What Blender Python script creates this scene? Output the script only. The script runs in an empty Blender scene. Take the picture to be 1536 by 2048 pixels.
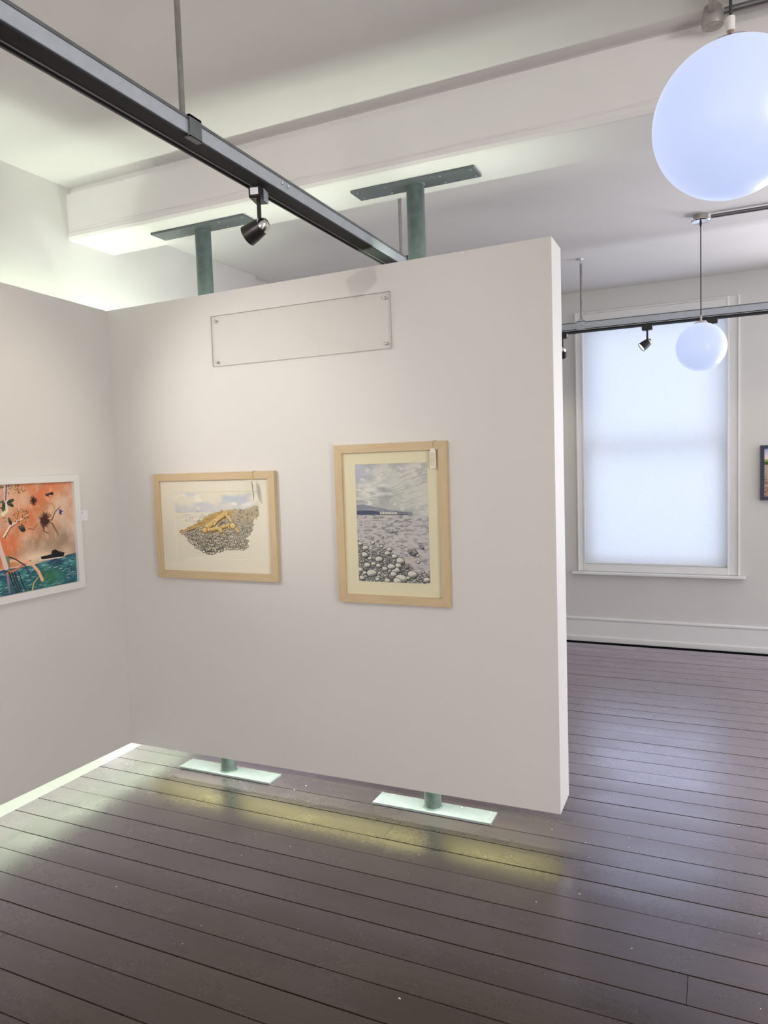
import bpy, bmesh, math, random
import numpy as np
from mathutils import Vector, Matrix
random.seed(7)
SC = bpy.context.scene
COL = SC.collection
PI = math.pi

# ------------------------------------------------------------------ camera
H = 1.52
def make_camera():
    yaw, pitch, roll, f = -0.42939, -0.06766, 0.03277, 1434.3
    cy, sy = math.cos(yaw), math.sin(yaw)
    fw = Vector((sy*math.cos(pitch), cy*math.cos(pitch), math.sin(pitch)))
    r = Vector((cy, -sy, 0)); d = fw.cross(r)
    r2 = r*math.cos(roll) + d*math.sin(roll)
    d2 = -r*math.sin(roll) + d*math.cos(roll)
    cam = bpy.data.cameras.new('camera'); o = bpy.data.objects.new('camera', cam); COL.objects.link(o)
    m = Matrix((r2, -d2, -fw)).transposed().to_4x4()
    m.translation = Vector((0, 0, H)); o.matrix_world = m
    cam.sensor_fit = 'HORIZONTAL'; cam.sensor_width = 36.0; cam.lens = f/1536*36
    cam.clip_start = 0.02; cam.clip_end = 60
    SC.camera = o
make_camera()

# ------------------------------------------------------------------ world, exposure, big lights
SC.view_settings.view_transform = 'Standard'; SC.view_settings.look = 'None'
SC.view_settings.exposure = 0.12; SC.view_settings.gamma = 1.0; SC.view_settings.use_curve_mapping = False
W = bpy.data.worlds.new('world'); SC.world = W; W.use_nodes = True
wb = W.node_tree.nodes['Background']; wb.inputs[0].default_value = (0.62, 0.74, 1.0, 1); wb.inputs[1].default_value = 1.2

def area(name, loc, target, sx, sy, power, color, spread=None):
    l = bpy.data.lights.new(name, 'AREA'); l.shape = 'RECTANGLE'; l.size = sx; l.size_y = sy
    l.energy = power; l.color = color
    if spread: l.spread = spread
    o = bpy.data.objects.new(name, l); COL.objects.link(o); o.location = loc
    o.rotation_euler = (Vector(target)-Vector(loc)).to_track_quat('-Z', 'Y').to_euler()
    return o
DAY = (0.80, 0.87, 1.0)
# daylight behind the far window's blind
area('far_daylight_and_fill', (-0.43, 6.95, 1.75), (-0.43, 5, 1.6), 2.6, 3.2, 35, (0.71, 0.79, 1.0))
# fill lights added at made-up windows on the right, far and rear walls
area('fill_light_right', (3.10, -0.6, 1.65), (0, -0.6, 1.55), 1.3, 1.9, 80, (0.98, 0.96, 0.94))
area('fill_light_right', (3.10, 4.4, 1.65), (0, 4.4, 1.55), 1.1, 1.9, 16, (0.96, 0.95, 1.0))
area('far_daylight_and_fill', (1.75, 5.92, 1.65), (1.75, 3, 1.6), 1.1, 1.9, 98, (0.96, 0.95, 1.0))  # fill added for the far bay, at a made-up second window
area('fill_light_rear', (0.6, -2.90, 1.65), (0.4, 0, 1.5), 1.3, 1.9, 13, (1.0, 0.94, 0.89))
area('fill_light_rear', (-1.6, -2.90, 1.65), (-1.6, 0, 1.5), 1.3, 1.9, 13, (1.0, 0.94, 0.89))
# fluorescent battens inside the hollow partitions (strip light = the tube's light)
TUBE = (0.90, 1.0, 0.82)
def strip(name, c, axis, length, power, up):
    o = area(name, c, (c[0], c[1], c[2]+(1 if up else -1)), 0.011, length, power, TUBE)
    e = o.rotation_euler
    q = Vector((0, 0, 1 if up else -1)).to_track_quat('-Z', 'Y')
    # local Y must follow the tube axis
    ax = Vector((1, 0, 0)) if axis == 'x' else Vector((0, 1, 0))
    zz = Vector((0, 0, -1 if up else 1)); xx = ax.cross(zz)
    m = Matrix((xx, ax, zz)).transposed().to_4x4(); m.translation = Vector(c)
    o.matrix_world = m
    return o
strip('batten_light_up', (-1.62, 2.775, 2.250), 'x', 2.05, 21, True)
strip('batten_light_down', (-1.62, 2.775, 0.36), 'x', 2.05, 34, False)
strip('batten_light_up', (-2.775, 1.22, 2.250), 'y', 4.75, 15.2, True)
strip('batten_light_down', (-2.790, 1.22, 0.60), 'y', 4.75, 36, False)

# ------------------------------------------------------------------ material helpers
def s2l(c):
    c = np.asarray(c, float)/255.0
    return np.where(c <= 0.04045, c/12.92, ((c+0.055)/1.055)**2.4)
def rgb(r, g, b): return tuple(float(v) for v in s2l((r, g, b)))+(1.0,)
def newmat(name):
    m = bpy.data.materials.new(name); m.use_nodes = True
    nt = m.node_tree; b = nt.nodes['Principled BSDF']
    return m, nt, b
def N(nt, t, **kw):
    n = nt.nodes.new(t)
    for k, v in kw.items(): setattr(n, k, v)
    return n
def coords(nt, scale=(1, 1, 1), kind='Object'):
    tc = N(nt, 'ShaderNodeTexCoord'); mp = N(nt, 'ShaderNodeMapping')
    mp.inputs['Scale'].default_value = scale
    nt.links.new(tc.outputs[kind], mp.inputs['Vector']); return mp.outputs['Vector']
def noise(nt, vec, scale, detail=4, rough=0.55):
    n = N(nt, 'ShaderNodeTexNoise'); n.inputs['Scale'].default_value = scale
    n.inputs['Detail'].default_value = detail; n.inputs['Roughness'].default_value = rough
    nt.links.new(vec, n.inputs['Vector']); return n.outputs['Fac']
def ramp(nt, fac, stops):
    r = N(nt, 'ShaderNodeValToRGB'); e = r.color_ramp.elements
    while len(e) < len(stops): e.new(0.5)
    for i, (p, c) in enumerate(stops): e[i].position = p; e[i].color = c
    nt.links.new(fac, r.inputs['Fac']); return r.outputs['Color']
def mix(nt, fac, a, b, mode='MIX'):
    m = N(nt, 'ShaderNodeMix', data_type='RGBA', blend_type=mode)
    for s, v in ((0, fac), (6, a), (7, b)):
        if hasattr(v, 'links'): nt.links.new(v, m.inputs[s])
        else: m.inputs[s].default_value = v
    return m.outputs[2]
def bump(nt, b, fac, strength, dist=0.002):
    bp = N(nt, 'ShaderNodeBump'); bp.inputs['Strength'].default_value = strength; bp.inputs['Distance'].default_value = dist
    nt.links.new(fac, bp.inputs['Height']); nt.links.new(bp.outputs['Normal'], b.inputs['Normal'])

def paint(name, col, rough=0.6, mott=0.03, bscale=60, bstr=0.12, spec=0.35):
    m, nt, b = newmat(name)
    v = coords(nt)
    n1 = noise(nt, v, 1.7, 4); n2 = noise(nt, v, bscale, 3)
    c = np.array(col[:3])
    nt.links.new(ramp(nt, n1, [(0.3, tuple(c*(1-mott))+(1,)), (0.7, tuple(np.minimum(c*(1+mott), 0.95))+(1,))]), b.inputs['Base Color'])
    b.inputs['Roughness'].default_value = rough; b.inputs['Specular IOR Level'].default_value = spec
    bump(nt, b, n2, bstr)
    return m
def metal(name, col, rough=0.3, met=1.0, var=0.1, spec=0.5):
    m, nt, b = newmat(name)
    v = coords(nt); n1 = noise(nt, v, 35, 4)
    c = np.array(col[:3])
    nt.links.new(ramp(nt, n1, [(0.3, tuple(c*(1-var))+(1,)), (0.7, tuple(np.minimum(c*(1+var), 1))+(1,))]), b.inputs['Base Color'])
    b.inputs['Metallic'].default_value = met; b.inputs['Specular IOR Level'].default_value = spec
    r = N(nt, 'ShaderNodeMapRange'); nt.links.new(n1, r.inputs[0]); r.inputs[3].default_value = rough*0.8; r.inputs[4].default_value = rough*1.25
    nt.links.new(r.outputs[0], b.inputs['Roughness'])
    return m
def glassy(name, tint=(1, 1, 1, 1), refl=0.9, rough=0.02, base=0.0):
    """thin clear sheet: transparent body with a Fresnel reflection"""
    m = bpy.data.materials.new(name); m.use_nodes = True; nt = m.node_tree
    nt.nodes.remove(nt.nodes['Principled BSDF']); out = nt.nodes['Material Output']
    t = N(nt, 'ShaderNodeBsdfTransparent'); t.inputs[0].default_value = tint
    g = N(nt, 'ShaderNodeBsdfGlossy'); g.inputs['Roughness'].default_value = rough
    fr = N(nt, 'ShaderNodeFresnel'); fr.inputs['IOR'].default_value = 1.5
    geo = N(nt, 'ShaderNodeNewGeometry')
    inv = N(nt, 'ShaderNodeMath', operation='MULTIPLY_ADD'); inv.inputs[1].default_value = -refl; inv.inputs[2].default_value = refl
    nt.links.new(geo.outputs['Backfacing'], inv.inputs[0])
    mu = N(nt, 'ShaderNodeMath', operation='MULTIPLY'); nt.links.new(inv.outputs[0], mu.inputs[1])
    nt.links.new(fr.outputs[0], mu.inputs[0])
    # only the outer face mirrors, so light leaving the far face is not bounced inside
    mx = N(nt, 'ShaderNodeMixShader'); nt.links.new(mu.outputs[0], mx.inputs[0])
    nt.links.new(t.outputs[0], mx.inputs[1]); nt.links.new(g.outputs[0], mx.inputs[2])
    nt.links.new(mx.outputs[0], out.inputs['Surface'])
    return m

M = {}
M['wall'] = paint('wall_paint', (0.71, 0.70, 0.675), 0.6, 0.02, 40, 0.10)
M['ceiling'] = paint('ceiling_paint', (0.88, 0.855, 0.85), 0.7, 0.02, 25, 0.12)
M['panel'] = paint('panel_paint', (0.73, 0.71, 0.68), 0.55, 0.012, 90, 0.10)
M['panel_edge'] = paint('panel_edge_paint', (0.72, 0.71, 0.69), 0.55, 0.012, 90, 0.10)
M['panel_inside'] = paint('panel_inside_ply', (0.40, 0.36, 0.18), 0.6, 0.12, 50, 0.2)
M['lining_green'] = paint('panel_inside_pale_green', (0.40, 0.47, 0.34), 0.6, 0.08, 50, 0.2)
M['trim'] = paint('gloss_trim_paint', (0.82, 0.82, 0.81), 0.28, 0.01, 60, 0.05, 0.5)
M['post'] = metal('green_grey_enamel', (0.085, 0.115, 0.113), 0.38, 0.1, 0.2)
M['plate'] = metal('plate_enamel_lit', (0.25, 0.275, 0.29), 0.36, 0.1, 0.10)  # floor plates: same enamel as the ceiling ones, tube light put into the colour
M['bolt'] = metal('plate_bolt_metal', (0.5, 0.55, 0.55), 0.35, 0.9)
M['housing'] = metal('track_housing_grey', (0.46, 0.50, 0.54), 0.38, 0.3, 0.06)
M['housing_top'] = metal('track_lip_grey', (0.16, 0.17, 0.175), 0.45, 0.5, 0.1)
M['black'] = metal('black_track_plastic', (0.016, 0.016, 0.018), 0.6, 0.0, 0.2, 0.25)
M['lampblack'] = metal('black_lamp_enamel', (0.018, 0.017, 0.017), 0.34, 0.1, 0.2)
M['slot'] = metal('track_slot_black', (0.006, 0.006, 0.006), 0.6, 0.0)
M['liplight'] = metal('track_edge_grey', (0.14, 0.13, 0.125), 0.45, 0.2)
M['rod'] = metal('rod_grey_zinc', (0.30, 0.29, 0.28), 0.42, 0.7, 0.15)
M['chrome'] = metal('polished_chrome', (0.80, 0.80, 0.80), 0.10, 1.0, 0.02)
M['box'] = metal('galvanised_box', (0.45, 0.42, 0.39), 0.5, 0.6, 0.15)
M['conduit'] = metal('conduit_grey', (0.22, 0.22, 0.22), 0.4, 0.7, 0.1)
M['cord'] = metal('dark_cord', (0.03, 0.03, 0.03), 0.6, 0.0)
M['whitecap'] = paint('white_plastic', (0.75, 0.72, 0.68), 0.4, 0.01)
M['brown'] = metal('brown_brass', (0.35, 0.25, 0.17), 0.4, 0.5)
M['card'] = paint('white_card', (0.80, 0.80, 0.84), 0.7, 0.01)
M['mount_cream'] = paint('cream_mount_board', (0.84, 0.77, 0.56), 0.8, 0.01)
M['mount_white'] = paint('ivory_mount_board', (0.89, 0.83, 0.71), 0.8, 0.01)
M['paper'] = paint('paper_edge', (0.86, 0.82, 0.74), 0.8, 0.01)
M['frame_white'] = paint('white_frame_paint', (0.80, 0.79, 0.77), 0.4, 0.01, 60, 0.05)
M['frame_blue'] = paint('slate_blue_frame', (0.055, 0.06, 0.10), 0.5, 0.15, 80, 0.3)
M['string'] = paint('tag_string', (0.62, 0.52, 0.36), 0.8, 0.02)
M['tagdark'] = paint('grey_tag_card', (0.26, 0.27, 0.22), 0.6, 0.05)
M['fleck'] = paint('paint_chip', (0.80, 0.78, 0.72), 0.7, 0.02)
M['pane'] = glassy('picture_glass', (0.985, 0.99, 0.98, 1), 1.0, 0.01)
M['acrylic'] = glassy('clear_acrylic', (0.995, 0.995, 0.992, 1), 0.9, 0.03, 0.0)
M['acrylic_edge'] = paint('acrylic_edge', (0.40, 0.40, 0.36), 0.3, 0.01)
M['window_glass'] = glassy('window_glass', (0.97, 0.98, 0.98, 1), 0.6, 0.0)

def frame_wood(name, scale):
    m, nt, b = newmat(name)
    v = coords(nt, scale)
    n1 = noise(nt, v, 9, 6, 0.6); n2 = noise(nt, coords(nt), 4, 2)
    c = ramp(nt, n1, [(0.25, (0.50, 0.365, 0.20, 1)), (0.5, (0.62, 0.47, 0.28, 1)), (0.8, (0.70, 0.555, 0.35, 1))])
    nt.links.new(mix(nt, n2, c, (0.66, 0.52, 0.33, 1)), b.inputs['Base Color'])
    b.inputs['Roughness'].default_value = 0.55; b.inputs['Specular IOR Level'].default_value = 0.3
    bump(nt, b, n1, 0.15, 0.001)
    return m
M['wood_h'] = frame_wood('pale_ash_along_x', (1.2, 14, 14))
M['wood_v'] = frame_wood('pale_ash_along_z', (14, 14, 1.2))

def blind_mat():
    m = bpy.data.materials.new('roller_blind_fabric'); m.use_nodes = True; nt = m.node_tree
    nt.nodes.remove(nt.nodes['Principled BSDF']); out = nt.nodes['Material Output']
    d = N(nt, 'ShaderNodeBsdfDiffuse'); t = N(nt, 'ShaderNodeBsdfTranslucent')
    v = coords(nt); n = noise(nt, v, 220, 2)
    c = ramp(nt, n, [(0.3, (0.80, 0.80, 0.80, 1)), (0.7, (0.86, 0.86, 0.86, 1))])
    nt.links.new(c, d.inputs[0]); nt.links.new(c, t.inputs[0])
    mx = N(nt, 'ShaderNodeMixShader'); mx.inputs[0].default_value = 0.5
    nt.links.new(d.outputs[0], mx.inputs[1]); nt.links.new(t.outputs[0], mx.inputs[2]); nt.links.new(mx.outputs[0], out.inputs['Surface'])
    return m
M['blind'] = blind_mat()

def emit(name, col, st):
    m, nt, b = newmat(name)
    b.inputs['Base Color'].default_value = (0.8, 0.8, 0.8, 1)
    b.inputs['Emission Color'].default_value = col; b.inputs['Emission Strength'].default_value = st
    return m
M['tube'] = emit('fluorescent_tube', (0.85, 1.0, 0.75, 1), 2.0)
M['lens'] = emit('lamp_lens_lit', (1.0, 0.93, 0.82, 1), 6.0)
def globe_mat():
    m, nt, b = newmat('opal_globe_glass')
    b.inputs['Base Color'].default_value = (0.22, 0.23, 0.25, 1)
    b.inputs['Roughness'].default_value = 0.32
    b.inputs['Emission Color'].default_value = (0.56, 0.66, 1.0, 1); b.inputs['Emission Strength'].default_value = 0.80
    return m
M['globe'] = globe_mat()

def floor_mat():
    m, nt, b = newmat('dark_stained_floorboard')
    tc = N(nt, 'ShaderNodeTexCoord')
    oi = N(nt, 'ShaderNodeObjectInfo')
    add = N(nt, 'ShaderNodeVectorMath', operation='MULTIPLY_ADD')   # slide the grain per board
    cmb = N(nt, 'ShaderNodeCombineXYZ'); nt.links.new(oi.outputs['Random'], cmb.inputs[0]); nt.links.new(oi.outputs['Random'], cmb.inputs[2])
    add.inputs[1].default_value = (37, 0, 11)
    nt.links.new(cmb.outputs[0], add.inputs[0]); nt.links.new(tc.outputs['Object'], add.inputs[2])
    def mp(sc):
        p = N(nt, 'ShaderNodeMapping'); p.inputs['Scale'].default_value = sc; nt.links.new(add.outputs[0], p.inputs['Vector']); return p.outputs['Vector']
    gr = noise(nt, mp((1.6, 22, 1)), 4, 8, 0.62)
    bl = noise(nt, mp((1, 2.2, 1)), 2.3, 3, 0.5)
    sp = noise(nt, mp((1, 1.6, 1)), 420, 2, 0.7)
    sp2 = noise(nt, mp((1, 1, 1)), 95, 3, 0.7)
    base = ramp(nt, gr, [(0.30, (0.014, 0.0085, 0.004, 1)), (0.52, (0.026, 0.0155, 0.007, 1)), (0.75, (0.050, 0.028, 0.014, 1))])
    base = mix(nt, ramp(nt, bl, [(0.35, (0, 0, 0, 1)), (0.75, (0.45, 0.45, 0.45, 1))]), base, (0.048, 0.030, 0.017, 1))
    # per-board tone
    tone = N(nt, 'ShaderNodeMapRange'); nt.links.new(oi.outputs['Random'], tone.inputs[0]); tone.inputs[3].default_value = 0.82; tone.inputs[4].default_value = 1.2
    base = mix(nt, 1.0, base, tone.outputs[0], 'MULTIPLY')
    dust = ramp(nt, sp, [(0.55, (0, 0, 0, 1)), (0.70, (0.5, 0.5, 0.5, 1))])
    base = mix(nt, dust, base, (0.15, 0.125, 0.10, 1))
    dk = ramp(nt, sp2, [(0.20, (0.6, 0.6, 0.6, 1)), (0.36, (0, 0, 0, 1))])
    base = mix(nt, dk, base, (0.015, 0.012, 0.012, 1))
    nt.links.new(base, b.inputs['Base Color'])
    rr = N(nt, 'ShaderNodeMapRange'); nt.links.new(bl, rr.inputs[0]); rr.inputs[1].default_value = 0.3; rr.inputs[2].default_value = 0.7
    rr.inputs[3].default_value = 0.17; rr.inputs[4].default_value = 0.29
    ad = N(nt, 'ShaderNodeMath', operation='MULTIPLY_ADD'); nt.links.new(sp2, ad.inputs[0]); ad.inputs[1].default_value = 0.12; nt.links.new(rr.outputs[0], ad.inputs[2])
    nt.links.new(ad.outputs[0], b.inputs['Roughness'])
    b.inputs['IOR'].default_value = 1.25; b.inputs['Specular IOR Level'].default_value = 0.5
    bump(nt, b, gr, 0.12, 0.001)
    # worn varnish: reflectance climbs steadily towards grazing angles
    gl = N(nt, 'ShaderNodeBsdfGlossy'); gl.inputs['Color'].default_value = (0.96, 0.89, 1.0, 1); nt.links.new(ad.outputs[0], gl.inputs['Roughness'])
    nt.links.new(b.inputs['Normal'].links[0].from_socket, gl.inputs['Normal'])
    lw = N(nt, 'ShaderNodeLayerWeight'); lw.inputs['Blend'].default_value = 0.5
    pw = N(nt, 'ShaderNodeMath', operation='POWER'); nt.links.new(lw.outputs['Facing'], pw.inputs[0]); pw.inputs[1].default_value = 3.7
    wear = N(nt, 'ShaderNodeMapRange'); nt.links.new(bl, wear.inputs[0]); wear.inputs[1].default_value = 0.3; wear.inputs[2].default_value = 0.75; wear.inputs[3].default_value = 1.0; wear.inputs[4].default_value = 0.78
    sat = N(nt, 'ShaderNodeMath', operation='MULTIPLY'); nt.links.new(pw.outputs[0], sat.inputs[0]); sat.inputs[1].default_value = 3.6
    lim = N(nt, 'ShaderNodeMath', operation='MINIMUM'); nt.links.new(sat.outputs[0], lim.inputs[0]); lim.inputs[1].default_value = 0.56
    ml = N(nt, 'ShaderNodeMath', operation='MULTIPLY'); nt.links.new(lim.outputs[0], ml.inputs[0]); nt.links.new(wear.outputs[0], ml.inputs[1])
    mx = N(nt, 'ShaderNodeMixShader'); nt.links.new(ml.outputs[0], mx.inputs[0]); nt.links.new(b.outputs[0], mx.inputs[1]); nt.links.new(gl.outputs[0], mx.inputs[2])
    nt.links.new(mx.outputs[0], nt.nodes['Material Output'].inputs['Surface'])
    return m
M['board'] = floor_mat()
M['subfloor'] = paint('dark_floor_gap', (0.012, 0.010, 0.009), 0.9, 0.1)

# ------------------------------------------------------------------ object helpers
def link(name, me, mat, parent=None, loc=None, smooth=False):
    o = bpy.data.objects.new(name, me); COL.objects.link(o)
    if mat: 
        if not me.materials: me.materials.append(mat)
    if parent: o.parent = parent
    if loc is not None: o.location = loc
    if smooth:
        for p in me.polygons: p.use_smooth = True
    return o
def bm_obj(name, bm, mat, parent=None, off=None, smooth=False, autos=False):
    bmesh.ops.recalc_face_normals(bm, faces=bm.faces)
    if off is not None: bmesh.ops.translate(bm, verts=bm.verts, vec=-Vector(off))
    me = bpy.data.meshes.new(name); bm.to_mesh(me); bm.free()
    o = link(name, me, mat, parent, None, smooth)
    if autos:
        for p in me.polygons: p.use_smooth = True
        me.set_sharp_from_angle(angle=math.radians(35))
    return o
def box_bm(p0, p1, bev=0.0, seg=1, bm=None):
    bm = bm or bmesh.new()
    x0, y0, z0 = p0; x1, y1, z1 = p1
    vs = [bm.verts.new(v) for v in ((x0, y0, z0), (x1, y0, z0), (x1, y1, z0), (x0, y1, z0), (x0, y0, z1), (x1, y0, z1), (x1, y1, z1), (x0, y1, z1))]
    fs = [bm.faces.new([vs[i] for i in q]) for q in ((0, 3, 2, 1), (4, 5, 6, 7), (0, 1, 5, 4), (1, 2, 6, 5), (2, 3, 7, 6), (3, 0, 4, 7))]
    if bev:
        ed = list({e for f in fs for e in f.edges})
        bmesh.ops.bevel(bm, geom=ed, offset=bev, segments=seg, affect='EDGES', profile=0.5)
    return bm
def box(name, p0, p1, mat, parent=None, off=None, bev=0.0, seg=1):
    return bm_obj(name, box_bm(p0, p1, bev, seg), mat, parent, off)
def hexa(name, pts, mat, parent=None, off=None, bev=0):
    """8 points: bottom 4 then top 4"""
    bm = bmesh.new(); vs = [bm.verts.new(p) for p in pts]
    for q in ((0, 3, 2, 1), (4, 5, 6, 7), (0, 1, 5, 4), (1, 2, 6, 5), (2, 3, 7, 6), (3, 0, 4, 7)): bm.faces.new([vs[i] for i in q])
    if bev: bmesh.ops.bevel(bm, geom=list(bm.edges), offset=bev, segments=1, affect='EDGES')
    return bm_obj(name, bm, mat, parent, off)
def lathe_bm(prof, seg=32, M4=None, bm=None):
    """prof: list of (r, z) revolved about z"""
    bm = bm or bmesh.new(); rings = []; new = []
    for r, z in prof:
        if r < 1e-6:
            v = bm.verts.new((0, 0, z)); rings.append([v]); new.append(v)
        else:
            ring = [bm.verts.new((r*math.cos(2*PI*i/seg), r*math.sin(2*PI*i/seg), z)) for i in range(seg)]
            rings.append(ring); new += ring
    for a, b in zip(rings, rings[1:]):
        for i in range(seg):
            j = (i+1) % seg
            if len(a) == 1 and len(b) == 1: continue
            if len(a) == 1: bm.faces.new((a[0], b[i], b[j]))
            elif len(b) == 1: bm.faces.new((a[i], a[j], b[0]))
            else: bm.faces.new((a[i], a[j], b[j], b[i]))
    if M4 is not None: bmesh.ops.transform(bm, matrix=M4, verts=new)
    return bm
def cyl_m(p0, p1):
    p0, p1 = Vector(p0), Vector(p1); d = p1-p0
    q = d.to_track_quat('Z', 'Y').to_matrix().to_4x4(); q.translation = p0
    return q, d.length
def cyl_bm(p0, p1, r, seg=20, bm=None, r2=None):
    m, L = cyl_m(p0, p1); r2 = r if r2 is None else r2
    return lathe_bm([(0, 0), (r, 0), (r2, L), (0, L)], seg, m, bm)
def cyl(name, p0, p1, r, mat, parent=None, off=None, seg=20, r2=None):
    return bm_obj(name, cyl_bm(p0, p1, r, seg, None, r2), mat, parent, off, autos=True)
def tube_path(name, pts, r, mat, parent=None, off=None, seg=8):
    bm = bmesh.new(); rings = []
    P = [Vector(p) for p in pts]
    for i, p in enumerate(P):
        t = (P[min(i+1, len(P)-1)]-P[max(i-1, 0)]).normalized()
        q = t.to_track_quat('Z', 'Y')
        rings.append([bm.verts.new(p+q @ Vector((r*math.cos(2*PI*k/seg), r*math.sin(2*PI*k/seg), 0))) for k in range(seg)])
    for a, b in zip(rings, rings[1:]):
        for k in range(seg): bm.faces.new((a[k], a[(k+1) % seg], b[(k+1) % seg], b[k]))
    bm.faces.new(rings[0][::-1]); bm.faces.new(rings[-1])
    return bm_obj(name, bm, mat, parent, off, autos=True)
def prism_x(name, prof, x0, x1, mat, parent=None, off=None, autos=False):
    """prof (y,z) extruded in x"""
    bm = bmesh.new()
    a = [bm.verts.new((x0, y, z)) for y, z in prof]; b = [bm.verts.new((x1, y, z)) for y, z in prof]
    n = len(prof)
    for i in range(n): bm.faces.new((a[i], a[(i+1) % n], b[(i+1) % n], b[i]))
    bm.faces.new(a[::-1]); bm.faces.new(b)
    return bm_obj(name, bm, mat, parent, off, autos=autos)
def prism_y(name, prof, y0, y1, mat, parent=None, off=None):
    """prof (x,z) extruded in y"""
    bm = bmesh.new()
    a = [bm.verts.new((x, y0, z)) for x, z in prof]; b = [bm.verts.new((x, y1, z)) for x, z in prof]
    n = len(prof)
    for i in range(n): bm.faces.new((a[i], a[(i+1) % n], b[(i+1) % n], b[i]))
    bm.faces.new(a[::-1]); bm.faces.new(b)
    return bm_obj(name, bm, mat, parent, off)
def empty(name, loc, label, cat, group=None, rotz=0.0):
    o = bpy.data.objects.new(name, None); COL.objects.link(o); o.location = loc; o.rotation_euler = (0, 0, rotz)
    o.empty_display_size = 0.05
    o['label'] = label; o['category'] = cat
    if group: o['group'] = group
    return o
def struct(o, label=None):
    o['kind'] = 'structure'
    if label: o['label'] = label
    return o
def tag(o, label, cat, group=None):
    o['label'] = label; o['category'] = cat
    if group: o['group'] = group
    return o

# ------------------------------------------------------------------ the room shell
XL, XR = -2.905, 3.20
YB0, YF = -3.0, 6.016
ZC, ZC2 = 2.935, 2.84
# walls
struct(box('wall_left', (XL-0.2, YB0-0.2, 0), (XL, YF+0.2, 3.1), M['wall']), 'off-white painted plaster wall behind the left partition')
struct(box('wall_right', (XR, YB0-0.2, 0), (XR+0.2, YF+0.2, 3.1), M['wall']), 'off-white painted wall at the right of the gallery')
struct(box('wall_back', (XL, YB0-0.2, 0), (XR, YB0, 3.1), M['wall']), 'off-white painted wall behind the photographer')
WX0, WX1, WZ0, WZ1 = -0.945, 0.110, 0.640, 2.60       # opening of the far window
bm = bmesh.new()
for q in (((XL, YF, 0), (WX0, YF+0.22, 3.1)), ((WX1, YF, 0), (XR, YF+0.22, 3.1)), ((WX0, YF, 0), (WX1, YF+0.22, WZ0)), ((WX0, YF, WZ1), (WX1, YF+0.22, 3.1))):
    box_bm(q[0], q[1], bm=bm)
struct(bm_obj('wall_far', bm, M['wall']), 'off-white painted wall around the tall window')
# pilaster on the left wall beyond the beam
struct(box('trim_1', (XL, 3.76, 0), (-2.86, 4.25, ZC2), M['wall'], bev=0.003), 'shallow white pilaster on the left wall beyond the beam')
# ceilings and beam
struct(box('ceiling', (XL, YB0, ZC), (XR, 2.80, ZC+0.12), M['ceiling']), 'off-white plaster ceiling in front of the beam')
struct(box('ceiling', (XL, 2.95, ZC2), (XR, YF, ZC+0.12), M['ceiling']), 'off-white plaster ceiling of the bay by the window')
ZB = 2.676
beam = prism_x('trim_2', [(2.716, ZC), (2.716, 2.904), (2.690, 2.901), (2.690, 2.716), (2.684, 2.708), (2.682, 2.690), (2.690, 2.6775), (2.697, ZB), (2.984, ZB), (2.984, ZC)], XL, XR, M['ceiling'])
struct(beam, 'broad off-white plaster ceiling beam with a shadow groove at its top edge')
# wavy filled joint along the lower edge of the beam face
pts = []
rnd = random.Random(3)
for i in range(120):
    x = XL+0.03+i*(XR-XL-0.06)/119
    pts.append((x, 2.689, 2.722+0.004*math.sin(x*2.3)+0.003*math.sin(x*7.1+1)+rnd.uniform(-0.0012, 0.0012)))
tube_path('plaster_bead', pts, 0.0035, M['ceiling'], beam, None, 6)

# baseboards
def skirting_x(name, y, x0, x1, label):
    p = [(y, 0), (y, 0.20), (y-0.010, 0.20), (y-0.018, 0.192), (y-0.018, 0.182), (y-0.010, 0.172), (y-0.012, 0.045), (y-0.024, 0.038), (y-0.026, 0.012), (y-0.026, 0)]
    return struct(prism_x(name, p, x0, x1, M['trim']), label)
skirting_x('baseboard_far', YF, XL+0.02, XR, 'tall moulded white baseboard below the window')
def skirting_y(name, x, s, y0, y1, h, label):
    p = [(x, 0), (x, h), (x+s*0.008, h), (x+s*0.014, h*0.8), (x+s*0.014, 0)]
    return struct(prism_y(name, p if s < 0 else p[::-1], y0, y1, M['trim']), label)
skirting_y('baseboard_left', XL, 1, YB0, YF-0.03, 0.19, 'white baseboard lit under the left partition')
skirting_y('baseboard_right', XR, -1, YB0, YF-0.03, 0.19, 'white baseboard on the right wall')
struct(prism_x('baseboard_back', [(YB0, 0), (YB0, 0.19), (YB0+0.012, 0.19), (YB0+0.014, 0)], XL+0.02, XR-0.02, M['trim']), 'white baseboard on the rear wall')

# floor: slab + boards
floor = struct(box('floor', (XL-0.2, YB0-0.2, -0.10), (XR+0.2, YF+0.2, -0.022), M['subfloor']), 'dark brown worn floorboards running across the room')
def board_mesh(L, w, h, crown):
    bm = bmesh.new(); prof = []
    hw = w/2; n = 4
    prof.append((-hw, -h)); prof.append((-hw, -0.0012))
    for i in range(n+1):
        t = -1+2*i/n
        prof.append((t*(hw-0.0012), crown*(1-t*t)-crown*0.7))
    prof.append((hw, -0.0012)); prof.append((hw, -h))
    a = [bm.verts.new((-L/2, y, z)) for y, z in prof]; b = [bm.verts.new((L/2, y, z)) for y, z in prof]
    m = len(prof)
    for i in range(m): bm.faces.new((a[i], a[(i+1) % m], b[(i+1) % m], b[i]))
    bm.faces.new(a[::-1]); bm.faces.new(b)
    bmesh.ops.recalc_face_normals(bm, faces=bm.faces)
    me = bpy.data.meshes.new('floorboard'); bm.to_mesh(me); bm.free()
    for p in me.polygons: p.use_smooth = True
    me.set_sharp_from_angle(angle=math.radians(30))
    me.materials.append(M['board'])
    return me
rb = random.Random(21)
pitch = 0.125; y0 = 2.042
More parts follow.
